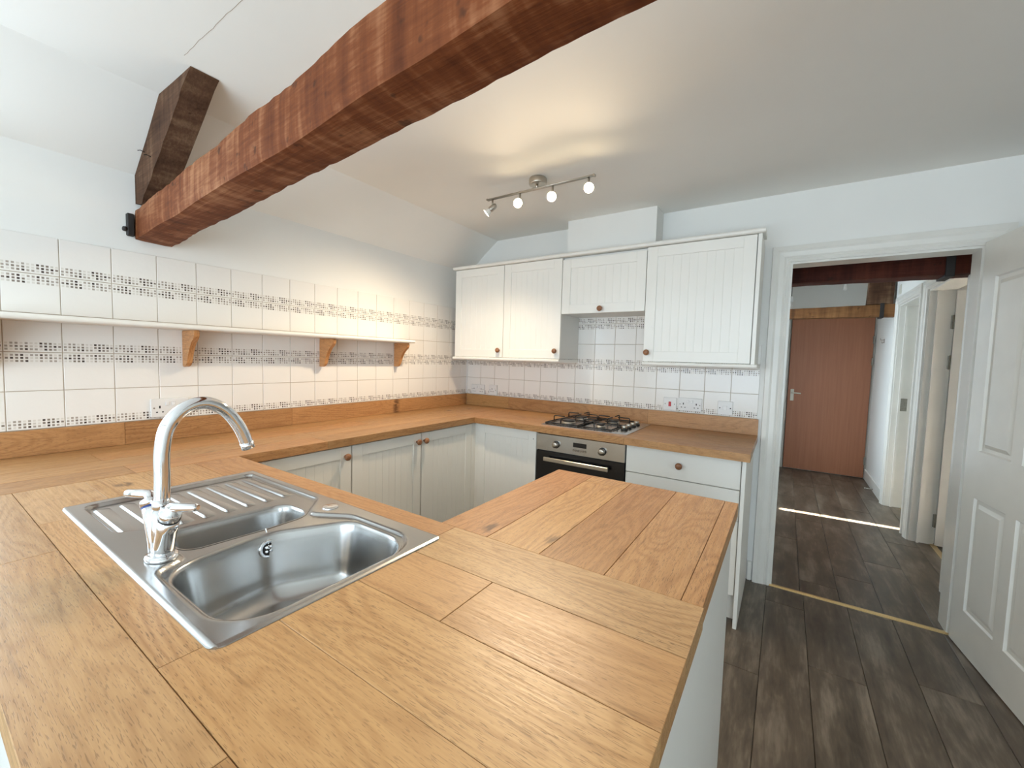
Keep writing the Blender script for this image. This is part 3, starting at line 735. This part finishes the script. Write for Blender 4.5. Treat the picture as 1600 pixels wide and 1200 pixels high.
def build_plate():
    m = MB(); bm = m.bm; st = 0.0036
    xs = [SINK[0] + (SINK[1]-SINK[0])*i/round((SINK[1]-SINK[0])/st) for i in range(round((SINK[1]-SINK[0])/st)+1)]
    ys = [SINK[2] + (SINK[3]-SINK[2])*i/round((SINK[3]-SINK[2])/st) for i in range(round((SINK[3]-SINK[2])/st)+1)]
    R = 0.022; V = {}; dead = set()
    for i, x in enumerate(xs):
        for j, y in enumerate(ys):
            X, Y = x, y
            cx = min(max(x, SINK[0]+R), SINK[1]-R); cy = min(max(y, SINK[2]+R), SINK[3]-R)
            d_ = math.hypot(x-cx, y-cy)
            if cx != x and cy != y and d_ > R: X, Y = cx+(x-cx)*R/d_, cy+(y-cy)*R/d_
            kill = False
            for hl, bb in ((MAIN, (1.41, 1.78, -2.68, -2.26)), (HALF, (1.22, 1.42, -2.62, -2.29))):
                if bb[0] < X < bb[1] and bb[2] < Y < bb[3]:
                    s_, q = sdf(hl, X, Y)
                    if s_ < -st*0.75: kill = True
                    elif s_ < st*0.3: X, Y = q
            if kill: dead.add((i, j)); continue
            dl, _ = sdf(LEDGE, X, Y)
            V[i, j] = bm.verts.new((X, Y, plate_z(X, Y, dl)))
    for i in range(len(xs)-1):
        for j in range(len(ys)-1):
            k = [(i, j), (i+1, j), (i+1, j+1), (i, j+1)]
            vs = [V[q] for q in k if q in V]
            if len(vs) >= 3:
                try: f = bm.faces.new(vs); f.smooth = True
                except ValueError: pass
    # skirt round the outside down to the worktop
    ring = [(i, 0) for i in range(len(xs))] + [(len(xs)-1, j) for j in range(1, len(ys))] + [(i, len(ys)-1) for i in range(len(xs)-2, -1, -1)] + [(0, j) for j in range(len(ys)-2, 0, -1)]
    low = [bm.verts.new((V[q].co.x, V[q].co.y, SZ-0.0004)) for q in ring]
    for a in range(len(ring)):
        b = (a+1) % len(ring)
        try: bm.faces.new([V[ring[a]], V[ring[b]], low[b], low[a]])
        except ValueError: pass
    return m
sk = thing('kitchen_sink', 'stainless steel one and a half bowl sink with ridged drainer set in the peninsula', 'sink', (1.33, -2.46, SZ))
build_plate().done('drainer_plate', 'steel', sk)
for ry in RIDGE_Y:
    zb = SZ + 0.0035 - 0.0080
    prof = [(ry-0.0055, -0.0006), (ry-0.004, 0.0008), (ry-0.0018, 0.0036), (ry, 0.0048), (ry+0.003, 0.0050), (ry+0.020, 0.0022), (ry+0.030, -0.0006)]
    m = MB(); lo = []
    for x, f in ((0.936, 0.0), (0.945, 0.85), (0.955, 1.0), (1.198, 1.0), (1.208, 0.85), (1.216, 0.0)):
        lo.append([(x, y, zb - 0.0006 + (h_+0.0006)*f) for y, h_ in prof])
    m.loft(lo, True, False, False, closed=False); m.done('drainer_ridge', 'steel', sk)
def bowl(loop, depth, name, slope=0.022, rb=0.05):
    m = MB(); loops = []; zt_ = SZ - 0.0043
    for d_, z in ((-0.004, 0.0006), (-0.001, 0.0008), (0.0015, -0.0004), (0.004, -0.003), (0.006, -0.008)): loops.append([(*p, zt_+z) for p in inset(loop, d_)])
    n = 6
    for i in range(1, n+1):
        f = i/n; loops.append([(*p, zt_-0.008-(depth-0.008-rb)*f) for p in inset(loop, 0.006+slope*f)])
    for i in range(1, 8):
        a = PI/2*i/7; loops.append([(*p, zt_-depth+rb-rb*math.sin(a)) for p in inset(loop, 0.006+slope+rb*(1-math.cos(a)))])
    cx = sum(p[0] for p in loop)/len(loop); cy = sum(p[1] for p in loop)/len(loop)
    last = loops[-1]
    for f in (0.6, 0.25, 0.06): loops.append([(cx+(x-cx)*f, cy+(y-cy)*f, z-0.002*(1-f)) for x, y, z in last])
    m.loft(loops, True, False, True)
    o = m.done(name, 'steel', sk); return o, (cx, cy, zt_-depth)
b1, c1 = bowl(MAIN, 0.150, 'main_bowl')
b2, c2 = bowl(HALF, 0.110, 'half_bowl', 0.012, 0.03)
for c, r, b in (((c1[0]-0.02, c1[1], c1[2]), 0.060, b1), (c2, 0.030, b2)):
    MB().lathe([(r, -0.001), (r, 0.002), (r*0.85, 0.003), (r*0.8, 0.0005), (r*0.3, 0.0)], c, (0, 0, 1), 28).done('waste_strainer', 'chrome', b)
# overflow on the wall between the bowls, plug chain, tap hole cap
ov = MB().lathe([(0.021, -0.002), (0.021, 0.002), (0.018, 0.0035), (0.015, 0.002)], (1.4415, -2.452, 0.872), (1, 0.06, 0.16), 24).done('overflow_ring', 'chrome', b1)
MB().lathe([(0.015, 0.0015), (0.014, 0.0028)], (1.4415, -2.452, 0.872), (1, 0.06, 0.16), 20).done('overflow_hole', 'dark', ov)
m = MB()
for i in range(4):
    a = PI/4 + i*PI/2; m.lathe([(0.004, 0.002), (0.004, 0.005), (0.002, 0.006)], (1.4415, -2.452+0.007*math.cos(a), 0.872+0.007*math.sin(a)), (1, 0.06, 0.16), 8)
m.done('overflow_screw', 'chrome', ov)
m = MB()
for i in range(14):
    f = i/13; p = Vector((1.416 + 0.030*f, -2.444 - 0.008*f, 0.9105 - 0.036*f*f)); m.lathe([(0.0006, -0.002), (0.0019, -0.001), (0.0019, 0.001), (0.0006, 0.002)], p, (0.3, 0.2, -1), 7)
m.done('plug_chain', 'chrome', sk)
MB().lathe([(0.021, -0.001), (0.021, 0.002), (0.018, 0.0035), (0.006, 0.004)], (1.412, -2.272, SZ+0.0032), (0, 0, 1), 28).done('tap_hole_cap', 'chrome', sk)

# ------------------------------------------------------------------ tap
TX, TY = 1.402, -2.640; TZ = SZ + 0.0040
tp = thing('mixer_tap', 'chrome swan neck mixer tap with two lever handles on the sink', 'tap', (TX, TY, TZ))
m = MB(); m.loft([[(TX+a_*math.cos(t_)*s_, TY+b_*math.sin(t_)*s_, TZ+z) for t_ in [2*PI*k/32 for k in range(32)]] for a_, b_, s_, z in ((0.034, 0.027, 1, 0), (0.034, 0.027, 1.0, 0.004), (0.034, 0.027, 0.93, 0.008), (0.034, 0.027, 0.6, 0.009))])
m.done('base_plate', 'chrome', tp)
m = MB()
for s_ in (-1, 1):
    m.tube([(TX+s_*0.008, TY, TZ+0.004), (TX+s_*0.016, TY, TZ+0.03), (TX+s_*0.034, TY, TZ+0.068), (TX+s_*0.048, TY, TZ+0.092)], [0.019, 0.0175, 0.0175, 0.0185], 20)
m.tube([(TX, TY, TZ+0.006), (TX, TY, TZ+0.06), (TX, TY, TZ+0.100)], [0.018, 0.0165, 0.0150], 20)
m.done('body', 'chrome', tp)
ctl = [(-2.638, 1.00), (-2.637, 1.03), (-2.636, 1.08), (-2.635, 1.135), (-2.624, 1.184), (-2.594, 1.217), (-2.557, 1.2245), (-2.521, 1.204), (-2.493, 1.163), (-2.476, 1.116), (-2.468, 1.07)]
path = []
for a in range(1, len(ctl)-2):
    p0, p1, p2, p3 = [Vector(c) for c in ctl[a-1:a+3]]
    for k in range(6):
        u = k/6; v = 0.5*((2*p1) + (p2-p0)*u + (2*p0-5*p1+4*p2-p3)*u*u + (3*p1-p0-3*p2+p3)*u**3); path.append((TX, v.x, v.y))
path.append((TX, *ctl[-2]))
sp = MB().tube(path, 0.0135, 20).done('spout', 'chrome', tp)
e0, e1 = Vector(path[-2]), Vector(path[-1]); dd = (e1-e0).normalized()
MB().tube([e1-dd*0.012, e1+dd*0.004], 0.0141, 20).done('aerator', 'chrome', sp)
MB().tube([(TX, TY+0.001, TZ+0.096), (TX, TY+0.001, TZ+0.122)], 0.0150, 20).done('spout_collar', 'chrome', tp)
for s_, ringm in ((-1, 'blue'), (1, 'black')):
    ax = Vector((s_*0.50, 0, 0.86)).normalized(); o_ = Vector((TX+s_*0.048, TY, TZ+0.092))
    MB().lathe([(0.0178, -0.002), (0.0178, 0.005)], o_, ax, 24).done('marker_ring', ringm, tp)
    hd = MB().lathe([(0.0185, 0.005), (0.0188, 0.016), (0.017, 0.019), (0.011, 0.020), (0.010, 0.032), (0.007, 0.034)], o_, ax, 24).done('handle', 'chrome', tp)
    q = o_ + ax*0.030
    dv = Vector((0.80*s_, s_*0.55, 0.02)).normalized()
    MB().tube([q - dv*0.008, q - dv*0.002, q + dv*0.02, q + dv*0.045, q + dv*0.050], [0.006, 0.0095, 0.0090, 0.0080, 0.005], 14).done('lever', 'chrome', hd)

# ------------------------------------------------------------------ wall shelf
t = thing('wall_shelf', 'long white shelf on oak brackets across the tiled left wall', 'shelf', (0.09, -1.9, 1.43))
prof = [(0.009, 1.430), (0.162, 1.430)] + [(0.166+0.011*math.cos(a), 1.441+0.011*math.sin(a)) for a in [-PI/2+PI*i/8 for i in range(9)]] + [(0.009, 1.452)]
m = MB(); m.prism(prof, 'y', -2.765, -0.800); m.done('shelf_board', 'cab', t)
bp = [(0.009, 1.429), (0.152, 1.429), (0.157, 1.416), (0.153, 1.400), (0.140, 1.388), (0.118, 1.372), (0.096, 1.350), (0.080, 1.322), (0.072, 1.296), (0.066, 1.276), (0.054, 1.262), (0.036, 1.256), (0.009, 1.256)]
for y in (-0.845, -1.433, -2.136, -2.745):
    m = MB(); m.prism(bp, 'y', y-0.011, y+0.011)
    bmesh.ops.bevel(m.bm, geom=[e for e in m.bm.edges if abs(e.verts[0].co.y-e.verts[1].co.y) < 1e-5], offset=0.003, segments=2, affect='EDGES')
    m.done('bracket', 'bracket', t)

# ------------------------------------------------------------------ sockets and switches
def plate(name, label, w_, wall, a, z, kind):
    """wall 'l': on left wall tiles, a = y ; 'b': on back wall tiles, a = x"""
    t = thing(name, label, 'switch' if kind in ('cooker', 'fused') else 'socket', ((0.008, a, z) if wall == 'l' else (a, -0.008, z)), 'electrical plates on the tiles')
    rz = PI/2 if wall == 'l' else 0
    def put(nm, mb, mat):
        o = mb.done(nm, mat, None, loc=(0, 0, 0), world=False); o.parent = t; o.rotation_euler = (0, 0, rz); return o
    put('face_plate', MB().box(-w_/2, w_/2, -0.010, 0, -0.043, 0.043, 0.003, 2), 'socketcream')
    if kind == 'double':
        for s_ in (-1, 1):
            put('rocker', MB().box(s_*0.012-0.007, s_*0.012+0.007, -0.0135, -0.009, 0.010, 0.028, 0.0015), 'pvc')
            put('earth_hole', MB().box(s_*0.040-0.003, s_*0.040+0.003, -0.0104, -0.008, -0.002, 0.010), 'dark')
            for q in (-1, 1): put('pin_hole', MB().box(s_*0.040+q*0.011-0.0035, s_*0.040+q*0.011+0.0035, -0.0104, -0.008, -0.022, -0.017), 'dark')
            put('screw', MB().lathe([(0.004, 0.0095), (0.0035, 0.0106)], (s_*0.061, 0, 0.0), (0, -1, 0), 10), 'hinge')
    elif kind == 'cooker':
        put('red_rocker', MB().box(-0.008, 0.008, -0.014, -0.009, -0.016, 0.016, 0.002), 'red')
        for s_ in (-1, 1): put('screw', MB().lathe([(0.004, 0.0095), (0.0035, 0.0106)], (s_*0.030, 0, 0), (0, -1, 0), 10), 'hinge')
    elif kind == 'fused':
        put('fuse_carrier', MB().box(-0.011, 0.011, -0.013, -0.009, -0.013, 0.013, 0.0015), 'pvc')
        for s_ in (-1, 1): put('screw', MB().lathe([(0.004, 0.0095), (0.0035, 0.0106)], (s_*0.030, 0, 0), (0, -1, 0), 10), 'dark')
    elif kind == 'single':
        put('rocker', MB().box(0.010, 0.024, -0.0135, -0.009, -0.006, 0.016, 0.0015), 'pvc')
        put('earth_hole', MB().box(-0.012, -0.006, -0.0104, -0.008, 0.004, 0.014), 'dark')
        for q in (-1, 1): put('pin_hole', MB().box(-0.009+q*0.011-0.0035, -0.009+q*0.011+0.0035, -0.0104, -0.008, -0.016, -0.011), 'dark')
        for s_ in (-1, 1): put('screw', MB().lathe([(0.004, 0.0095), (0.0035, 0.0106)], (s_*0.031, 0, 0.0), (0, -1, 0), 10), 'hinge')
plate('double_socket', 'white double socket on the left wall tiles behind the tap', 0.146, 'l', -2.200, 1.063, 'double')
plate('double_socket', 'white double socket on the back wall tiles next to the room corner', 0.146, 'b', 0.147, 1.057, 'double')
plate('single_socket', 'white single socket on the tiles just right of the corner double socket', 0.086, 'b', 0.316, 1.060, 'single')
plate('cooker_switch', 'white switch plate with red rocker right of the hob', 0.086, 'b', 1.800, 1.062, 'cooker')
plate('double_socket', 'white double socket between the red rocker switch and the fused spur', 0.146, 'b', 1.926, 1.067, 'double')
plate('fused_spur', 'white fused spur plate at the right end of the back wall tiles', 0.086, 'b', 2.135, 1.063, 'fused')

# ------------------------------------------------------------------ exposed timbers
def rough_beam(name, secs, mat, n=40, amp=0.004, freq=9, seed=0):
    """secs: list of 4-corner loops at start and end; interpolated and roughened"""
    from mathutils import noise as nz
    A, B = [[Vector(p) for p in s_] for s_ in secs]
    k = 5; loops = []
    for i in range(n+1):
        f = i/n; c = [a.lerp(b, f) for a, b in zip(A, B)]; lp = []
        for e in range(4):
            for j in range(k):
                p = c[e].lerp(c[(e+1) % 4], j/k)
                q = Vector((p.x*freq+seed, p.y*freq*1.3, p.z*freq*1.3))
                off = Vector((0, nz.noise(q), nz.noise(q+Vector((31, 7, 3)))))*amp
                if j == 0:
                    ctr = sum(c, Vector())/4; off += (ctr-p).normalized()*(0.003+0.006*abs(nz.noise(Vector((p.x*26+seed+e*5, 0, e)))))
                lp.append(p+off)
        loops.append(lp)
    m = MB(); m.loft(loops, False); return m
# tie beam: skewed slightly, rising slightly
def tie(x):
    zb = 1.815 + 0.010*x; yf_ = -2.172 - 0.0685*x; yn = -2.307 - 0.060*x
    return [(x, yn, zb), (x, yf_, zb), (x, yf_, zb+0.130+0.008*x), (x, yn, zb+0.130+0.008*x)]
tb = rough_beam('tie_beam', [tie(0.002), tie(RX-0.002)], 'beam', 150, 0.007, 3.2).done('tie_beam', 'beam')
tag(tb, 'long rough reddish brown timber beam crossing the room below the ceiling', 'beam')
MB().box(0.0, 0.022, -2.338, -2.312, 1.828, 1.925, 0.004).done('iron_plate', 'iron', tb)
MB().lathe([(0.004, 0), (0.011, 0.003), (0.010, 0.012), (0.004, 0.014)], (0.012, -2.338, 1.855), (0.2, -1, 0), 10).done('iron_bolt', 'iron', tb)
# principal rafter stub: prism with outline clipped at wall, slope and ceiling
m = MB(); s0, s1 = -2.303, -2.213
xs_ = [0.0]
out_top = [(0.001, 1.975), (0.001, 2.098), (0.158, 2.2205), (0.314, 2.343), (0.45, 2.344), (0.617, 2.344)]
low_pts = [(0.617-(0.617-0.080)*i/14, 2.344-(2.344-1.962)*i/14) for i in range(1, 15)]
poly = out_top + low_pts
m.prism(poly, 'y', s0, s1)
st_ = m.done('rafter_stub', 'strut')
from mathutils import noise as _nz
for v in st_.data.vertices:
    p = v.co; 
    if p.x > 0.02-st_.location.x: v.co.y += 0.004*_nz.noise(Vector((p.x*14, 3, p.z*14)))
tag(st_, 'short dark weathered rafter rising from the tie beam to the ceiling by the left wall', 'beam')
for i, (x, y, z, dx, dy) in enumerate(((0.20, -2.303, 2.13, 0.0, -1), (0.24, -2.213, 2.20, 0, 1), (0.09, -2.213, 2.0, 0, 1), (0.13, -2.303, 2.165, 0, -1))):
    MB().tube([(x, y-dy*0.005, z), (x+0.004, y+dy*0.014, z+0.002), (x+0.008, y+dy*0.024, z-0.004)], 0.0016, 6).done('nail', 'iron', st_)
# hallway timbers
hb = rough_beam('hall', [[(2.245, 0.50, 1.905), (2.245, 0.66, 1.905), (2.245, 0.66, 2.09), (2.245, 0.50, 2.09)], [(HX-0.002, 0.50, 1.895), (HX-0.002, 0.66, 1.895), (HX-0.002, 0.66, 2.08), (HX-0.002, 0.50, 2.08)]], 'hallbeam', 30, 0.003, 8, 4).done('hall_beam', 'hallbeam')
tag(hb, 'very dark red beam across the hall just beyond the doorway', 'beam')
MB().box(3.185, 3.225, 0.490, 0.668, 1.886, 2.095, 0.002).done('iron_strap', 'iron', hb)
hl = rough_beam('lint', [[(2.245, 2.62, 1.868), (2.245, 2.74, 1.868), (2.245, 2.74, 1.972), (2.245, 2.62, 1.972)], [(HX-0.002, 2.62, 1.862), (HX-0.002, 2.74, 1.862), (HX-0.002, 2.74, 1.992), (HX-0.002, 2.62, 1.992)]], 'lintel', 30, 0.003, 8, 9).done('hall_lintel', 'lintel')
tag(hl, 'brown lintel beam across the hall in front of the flush door', 'beam')
MB().box(3.200, 3.232, 2.612, 2.748, 1.852, 2.0, 0.002).done('iron_strap', 'iron', hl)
pb = rough_beam('post', [[(3.095, 2.63, 1.993), (3.30, 2.63, 1.993), (3.30, 2.73, 1.993), (3.095, 2.73, 1.993)], [(3.11, 2.63, HZ-0.001), (3.315, 2.63, HZ-0.001), (3.315, 2.73, HZ-0.001), (3.11, 2.73, HZ-0.001)]], 'hallbeam', 10, 0.003, 8, 2).done('hall_post', 'strut')
tag(pb, 'short dark post standing on the hall lintel at the right wall', 'post')

# ------------------------------------------------------------------ doors
def panel_leaf(w_, h_, t, panels):
    """leaf local: x 0..w along the leaf, face at y=-t/2 and +t/2, moulded recessed panels both faces"""
    m = MB(); bm = m.bm
    for s_ in (-1, 1):
        y = s_*t/2
        xs = sorted({0, w_, *[p[0] for p in panels], *[p[1] for p in panels]}); zs = sorted({0, h_, *[p[2] for p in panels], *[p[3] for p in panels]})
        for a, b in zip(xs, xs[1:]):
            for c, d_ in zip(zs, zs[1:]):
                if any(p[0] <= a and b <= p[1] and p[2] <= c and d_ <= p[3] for p in panels): continue
                m.quad([(a, y, c), (b, y, c), (b, y, d_), (a, y, d_)])
        for p in panels:
            lps = []
            for ins, dep in ((0, 0), (0.006, 0.009), (0.022, 0.009), (0.040, 0.002), (0.044, 0.002)):
                lps.append([(p[0]+ins, y-s_*dep, p[2]+ins), (p[1]-ins, y-s_*dep, p[2]+ins), (p[1]-ins, y-s_*dep, p[3]-ins), (p[0]+ins, y-s_*dep, p[3]-ins)])
            m.loft(lps, False, False, True)
    for pts in ([(0, -t/2, 0), (0, t/2, 0), (0, t/2, h_), (0, -t/2, h_)], [(w_, -t/2, 0), (w_, t/2, 0), (w_, t/2, h_), (w_, -t/2, h_)],
                [(0, -t/2, h_), (w_, -t/2, h_), (w_, t/2, h_), (0, t/2, h_)], [(0, -t/2, 0), (w_, -t/2, 0), (w_, t/2, 0), (0, t/2, 0)]):
        m.quad(pts)
    bmesh.ops.remove_doubles(bm, verts=list(bm.verts), dist=1e-5)
    return m
PAN = [(0.105, 0.345, 0.19, 0.74), (0.415, 0.655, 0.19, 0.74), (0.105, 0.345, 0.96, 1.77), (0.415, 0.655, 0.96, 1.77)]
d1 = struct(panel_leaf(0.76, 1.945, 0.036, PAN).done('door_1', 'gloss', loc=(3.218, -0.030, 0.006), world=False))
d1.rotation_euler = (0, 0, math.atan2(-0.57, 0.068))
for z in (0.2, 1.0, 1.7):
    o = MB().lathe([(0.006, 0), (0.006, 0.09)], (-0.004, 0.016, z), (0, 0, 1), 10).done('hinge', 'hinge', None, loc=(0, 0, 0), world=False); o.parent = d1
for s_ in (-1, 1):
    o = MB().box(0.685, 0.725, s_*0.018-0.002*(s_ < 0), s_*0.018+0.002*(s_ > 0)+0.0005, 0.92, 1.08, 0.0).tube([(0.705, s_*0.018, 1.02), (0.705, s_*0.052, 1.02), (0.60, s_*0.055, 1.02)], 0.009, 10).done('handle', 'chrome', None, loc=(0, 0, 0), world=False); o.parent = d1
# flush brown door at the hall end
d2 = struct(MB().box(2.480, 3.296, HY-0.045, HY-0.003, 0.012, 1.950, 0.002).done('door_2', 'browndoor', loc=(2.888, HY-0.02, 0.012)))
m = MB(); m.box(2.510, 2.548, HY-0.049, HY-0.044, 0.895, 1.045, 0.004); hp = m.done('handle_plate', 'ivory', d2)
m = MB(); m.tube([(2.528, HY-0.048, 1.0), (2.528, HY-0.085, 1.0), (2.535, HY-0.092, 1.0), (2.62, HY-0.092, 0.995)], 0.008, 10); m.done('lever', 'ivory', hp)
for z in (0.22, 1.42, 1.68):
    MB().box(3.288, 3.304, HY-0.058, HY-0.043, z-0.045, z+0.045, 0.002).done('hinge', 'hinge', d2)
# side room door, open into the nearer room
d3 = struct(MB().box(0, 0.82, -0.02, 0.02, 0.008, 1.93, 0.002).done('door_3', 'gloss', loc=(3.462, 1.438, 0), world=False))
d3.rotation_euler = (0, 0, -0.14)
for z in (0.19, 1.40, 1.70):
    MB().box(3.414, 3.457, DA[1]-0.0145, DA[1]-0.0118, z-0.05, z+0.05, 0.0).lathe([(0.007, -0.052), (0.007, 0.052)], (3.458, DA[1]-0.018, z), (0, 0, 1), 10).done('hinge', 'hinge', d3)
# keep plate on the farther side doorway
tag(MB().box(3.365, 3.425, DB[1]-0.0145, DB[1]-0.0118, 0.94, 1.06, 0.0).box(3.385, 3.405, DB[1]-0.0155, DB[1]-0.0118, 0.97, 1.03).done('strike_plate', 'hinge'), 'metal strike plate on the jamb of the farther side doorway', 'strike plate')
# farther room door mostly open behind the jamb
d4 = struct(MB().box(0, 0.74, -0.02, 0.02, 0.008, 1.93, 0.002).done('door_4', 'gloss', loc=(3.475, DB[1]+0.02, 0), world=False)); d4.rotation_euler = (0, 0, 0.1)

# small hall fittings
t = thing('pendant_bulb', 'hanging flex with bare bulb at the left side of the hall', 'light', (2.450, 3.0, 2.04))
MB().tube([(2.45, 3.0, HZ), (2.45, 3.0, 2.16)], 0.004, 8).done('flex', 'black', t)
MB().lathe([(0.008, 0.165), (0.019, 0.155), (0.020, 0.105), (0.015, 0.10)], (2.45, 3.0, 2.0), (0, 0, 1), 16).done('lamp_holder', 'pvc', t)
MB().lathe([(0.004, 0.03), (0.018, 0.038), (0.022, 0.06), (0.016, 0.09), (0.013, 0.11)], (2.45, 3.0, 2.0), (0, 0, 1), 16).done('bulb', 'glassbulb', t)
t = thing('ceiling_bulb', 'short bare bulb under the hall ceiling near the dark post', 'light', (2.946, 3.0, 2.2))
MB().lathe([(0.025, 0.25), (0.025, 0.2), (0.02, 0.10), (0.018, 0.08)], (2.946, 3.0, 2.2), (0, 0, 1), 16).done('lamp_holder', 'pvc', t)
MB().lathe([(0.004, 0.0), (0.018, 0.008), (0.022, 0.03), (0.016, 0.065), (0.013, 0.085)], (2.946, 3.0, 2.2), (0, 0, 1), 16).done('bulb', 'glassbulb', t)
t = thing('smoke_alarm', 'round white smoke alarm under the hall ceiling', 'smoke alarm', (2.86, 3.25, 2.41))
MB().lathe([(0.03, 0), (0.045, 0.01), (0.052, 0.03), (0.055, HZ-2.41)], (2.86, 3.25, 2.41), (0, 0, 1), 24).done('housing', 'pvc', t)
t = thing('coat_hook', 'small metal hook on the white right wall of the hall', 'hook', (HX-0.01, 3.07, 1.64))
MB().box(HX-0.004, HX, 3.06, 3.08, 1.62, 1.665).tube([(HX-0.003, 3.07, 1.655), (HX-0.03, 3.07, 1.65), (HX-0.035, 3.07, 1.67)], 0.004, 8).tube([(HX-0.003, 3.07, 1.63), (HX-0.018, 3.07, 1.618), (HX-0.022, 3.07, 1.635)], 0.004, 8).done('hook', 'nickel', t)
t = thing('vent_plate', 'small white plate high on the right hall wall', 'vent', (HX, 2.46, 2.10))
MB().box(HX-0.008, HX, 2.43, 2.50, 2.06, 2.15, 0.002).done('plate', 'ivory', t)
t = thing('door_stop', 'small metal door stop sticking out of the hall skirting', 'door stop', (HX-0.05, 2.93, 0.03))
MB().tube([(HX-0.016, 2.93, 0.03), (HX-0.075, 2.93, 0.03)], 0.006, 8).tube([(HX-0.075, 2.93, 0.03), (HX-0.088, 2.93, 0.03)], 0.010, 10).done('stop', 'nickel', t)

# ------------------------------------------------------------------ ceiling spotlight bar
LX, LY, LZ = 1.230, -0.905, 2.285
t = thing('spotlight_bar', 'brushed metal ceiling bar with four spotlights, three glowing at the viewer', 'light', (LX, LY, LZ))
MB().lathe([(0.048, 0), (0.050, 0.006), (0.050, 0.030), (0.046, CZ-2.308)], (LX, LY+0.01, 2.308), (0, 0, 1), 28).done('canopy', 'nickel', t)
m = MB(); m.tube([(LX, LY, LZ), (LX, LY, 2.312)], 0.008, 10); m.done('stem', 'nickel', t)
m = MB()
for dy in (-0.006, 0.006): m.tube([(LX-0.34, LY+dy, LZ), (LX+0.34, LY+dy, LZ)], 0.0045, 8)
for x in (LX-0.34, LX+0.34): m.box(x-0.004, x+0.004, LY-0.011, LY+0.011, LZ-0.005, LZ+0.005)
m.done('bar', 'nickel', t)
to_cam = (CAM - Vector((LX, LY, 2.22))).normalized()
spots = [(0.925, Vector((-0.62, -0.35, -0.62)), False), (1.120, Vector((0.30, -0.88, -0.22)), True), (1.330, Vector((0.36, -0.85, -0.30)), True), (1.540, Vector((0.40, -0.84, -0.22)), True)]
for x, ax, lit in spots:
    ax.normalize(); p = Vector((x, LY, LZ-0.052 - (0.012 if lit else 0)))
    m = MB(); m.tube([(x, LY, LZ), (x, LY, p.z+0.004)], 0.0055, 10); m.done('arm', 'nickel', t)
    h_ = MB().lathe([(0.006, -0.030), (0.013, -0.026), (0.0165, -0.012), (0.0170, 0.012), (0.0160, 0.020)], p, ax, 20).done('spot_head', 'nickel', t)
    MB().lathe([(0.013, 0.018), (0.016, 0.030), (0.0245, 0.044), (0.0250, 0.047)], p, ax, 20, cap=False).done('reflector', 'glassbulb', h_)
    MB().lathe([(0.0235, 0.044), (0.0240, 0.046), (0.018, 0.049), (0.006, 0.050)], p, ax, 20).done('lamp_face', 'bulb' if lit else 'bulb_dim', h_)
    q = p + ax*0.058
    la = (ax + Vector((0, 0, -0.5 if lit else -2.2))).normalized()
    o, d = light('spot_lamp', 'SPOT', q, (28 if x < 1.5 else 22) if lit else 78, (1.0, 0.80, 0.56), la.to_track_quat('-Z', 'Y').to_euler())
    d.spot_size = math.radians(140); d.spot_blend = 1.0; d.shadow_soft_size = 0.022
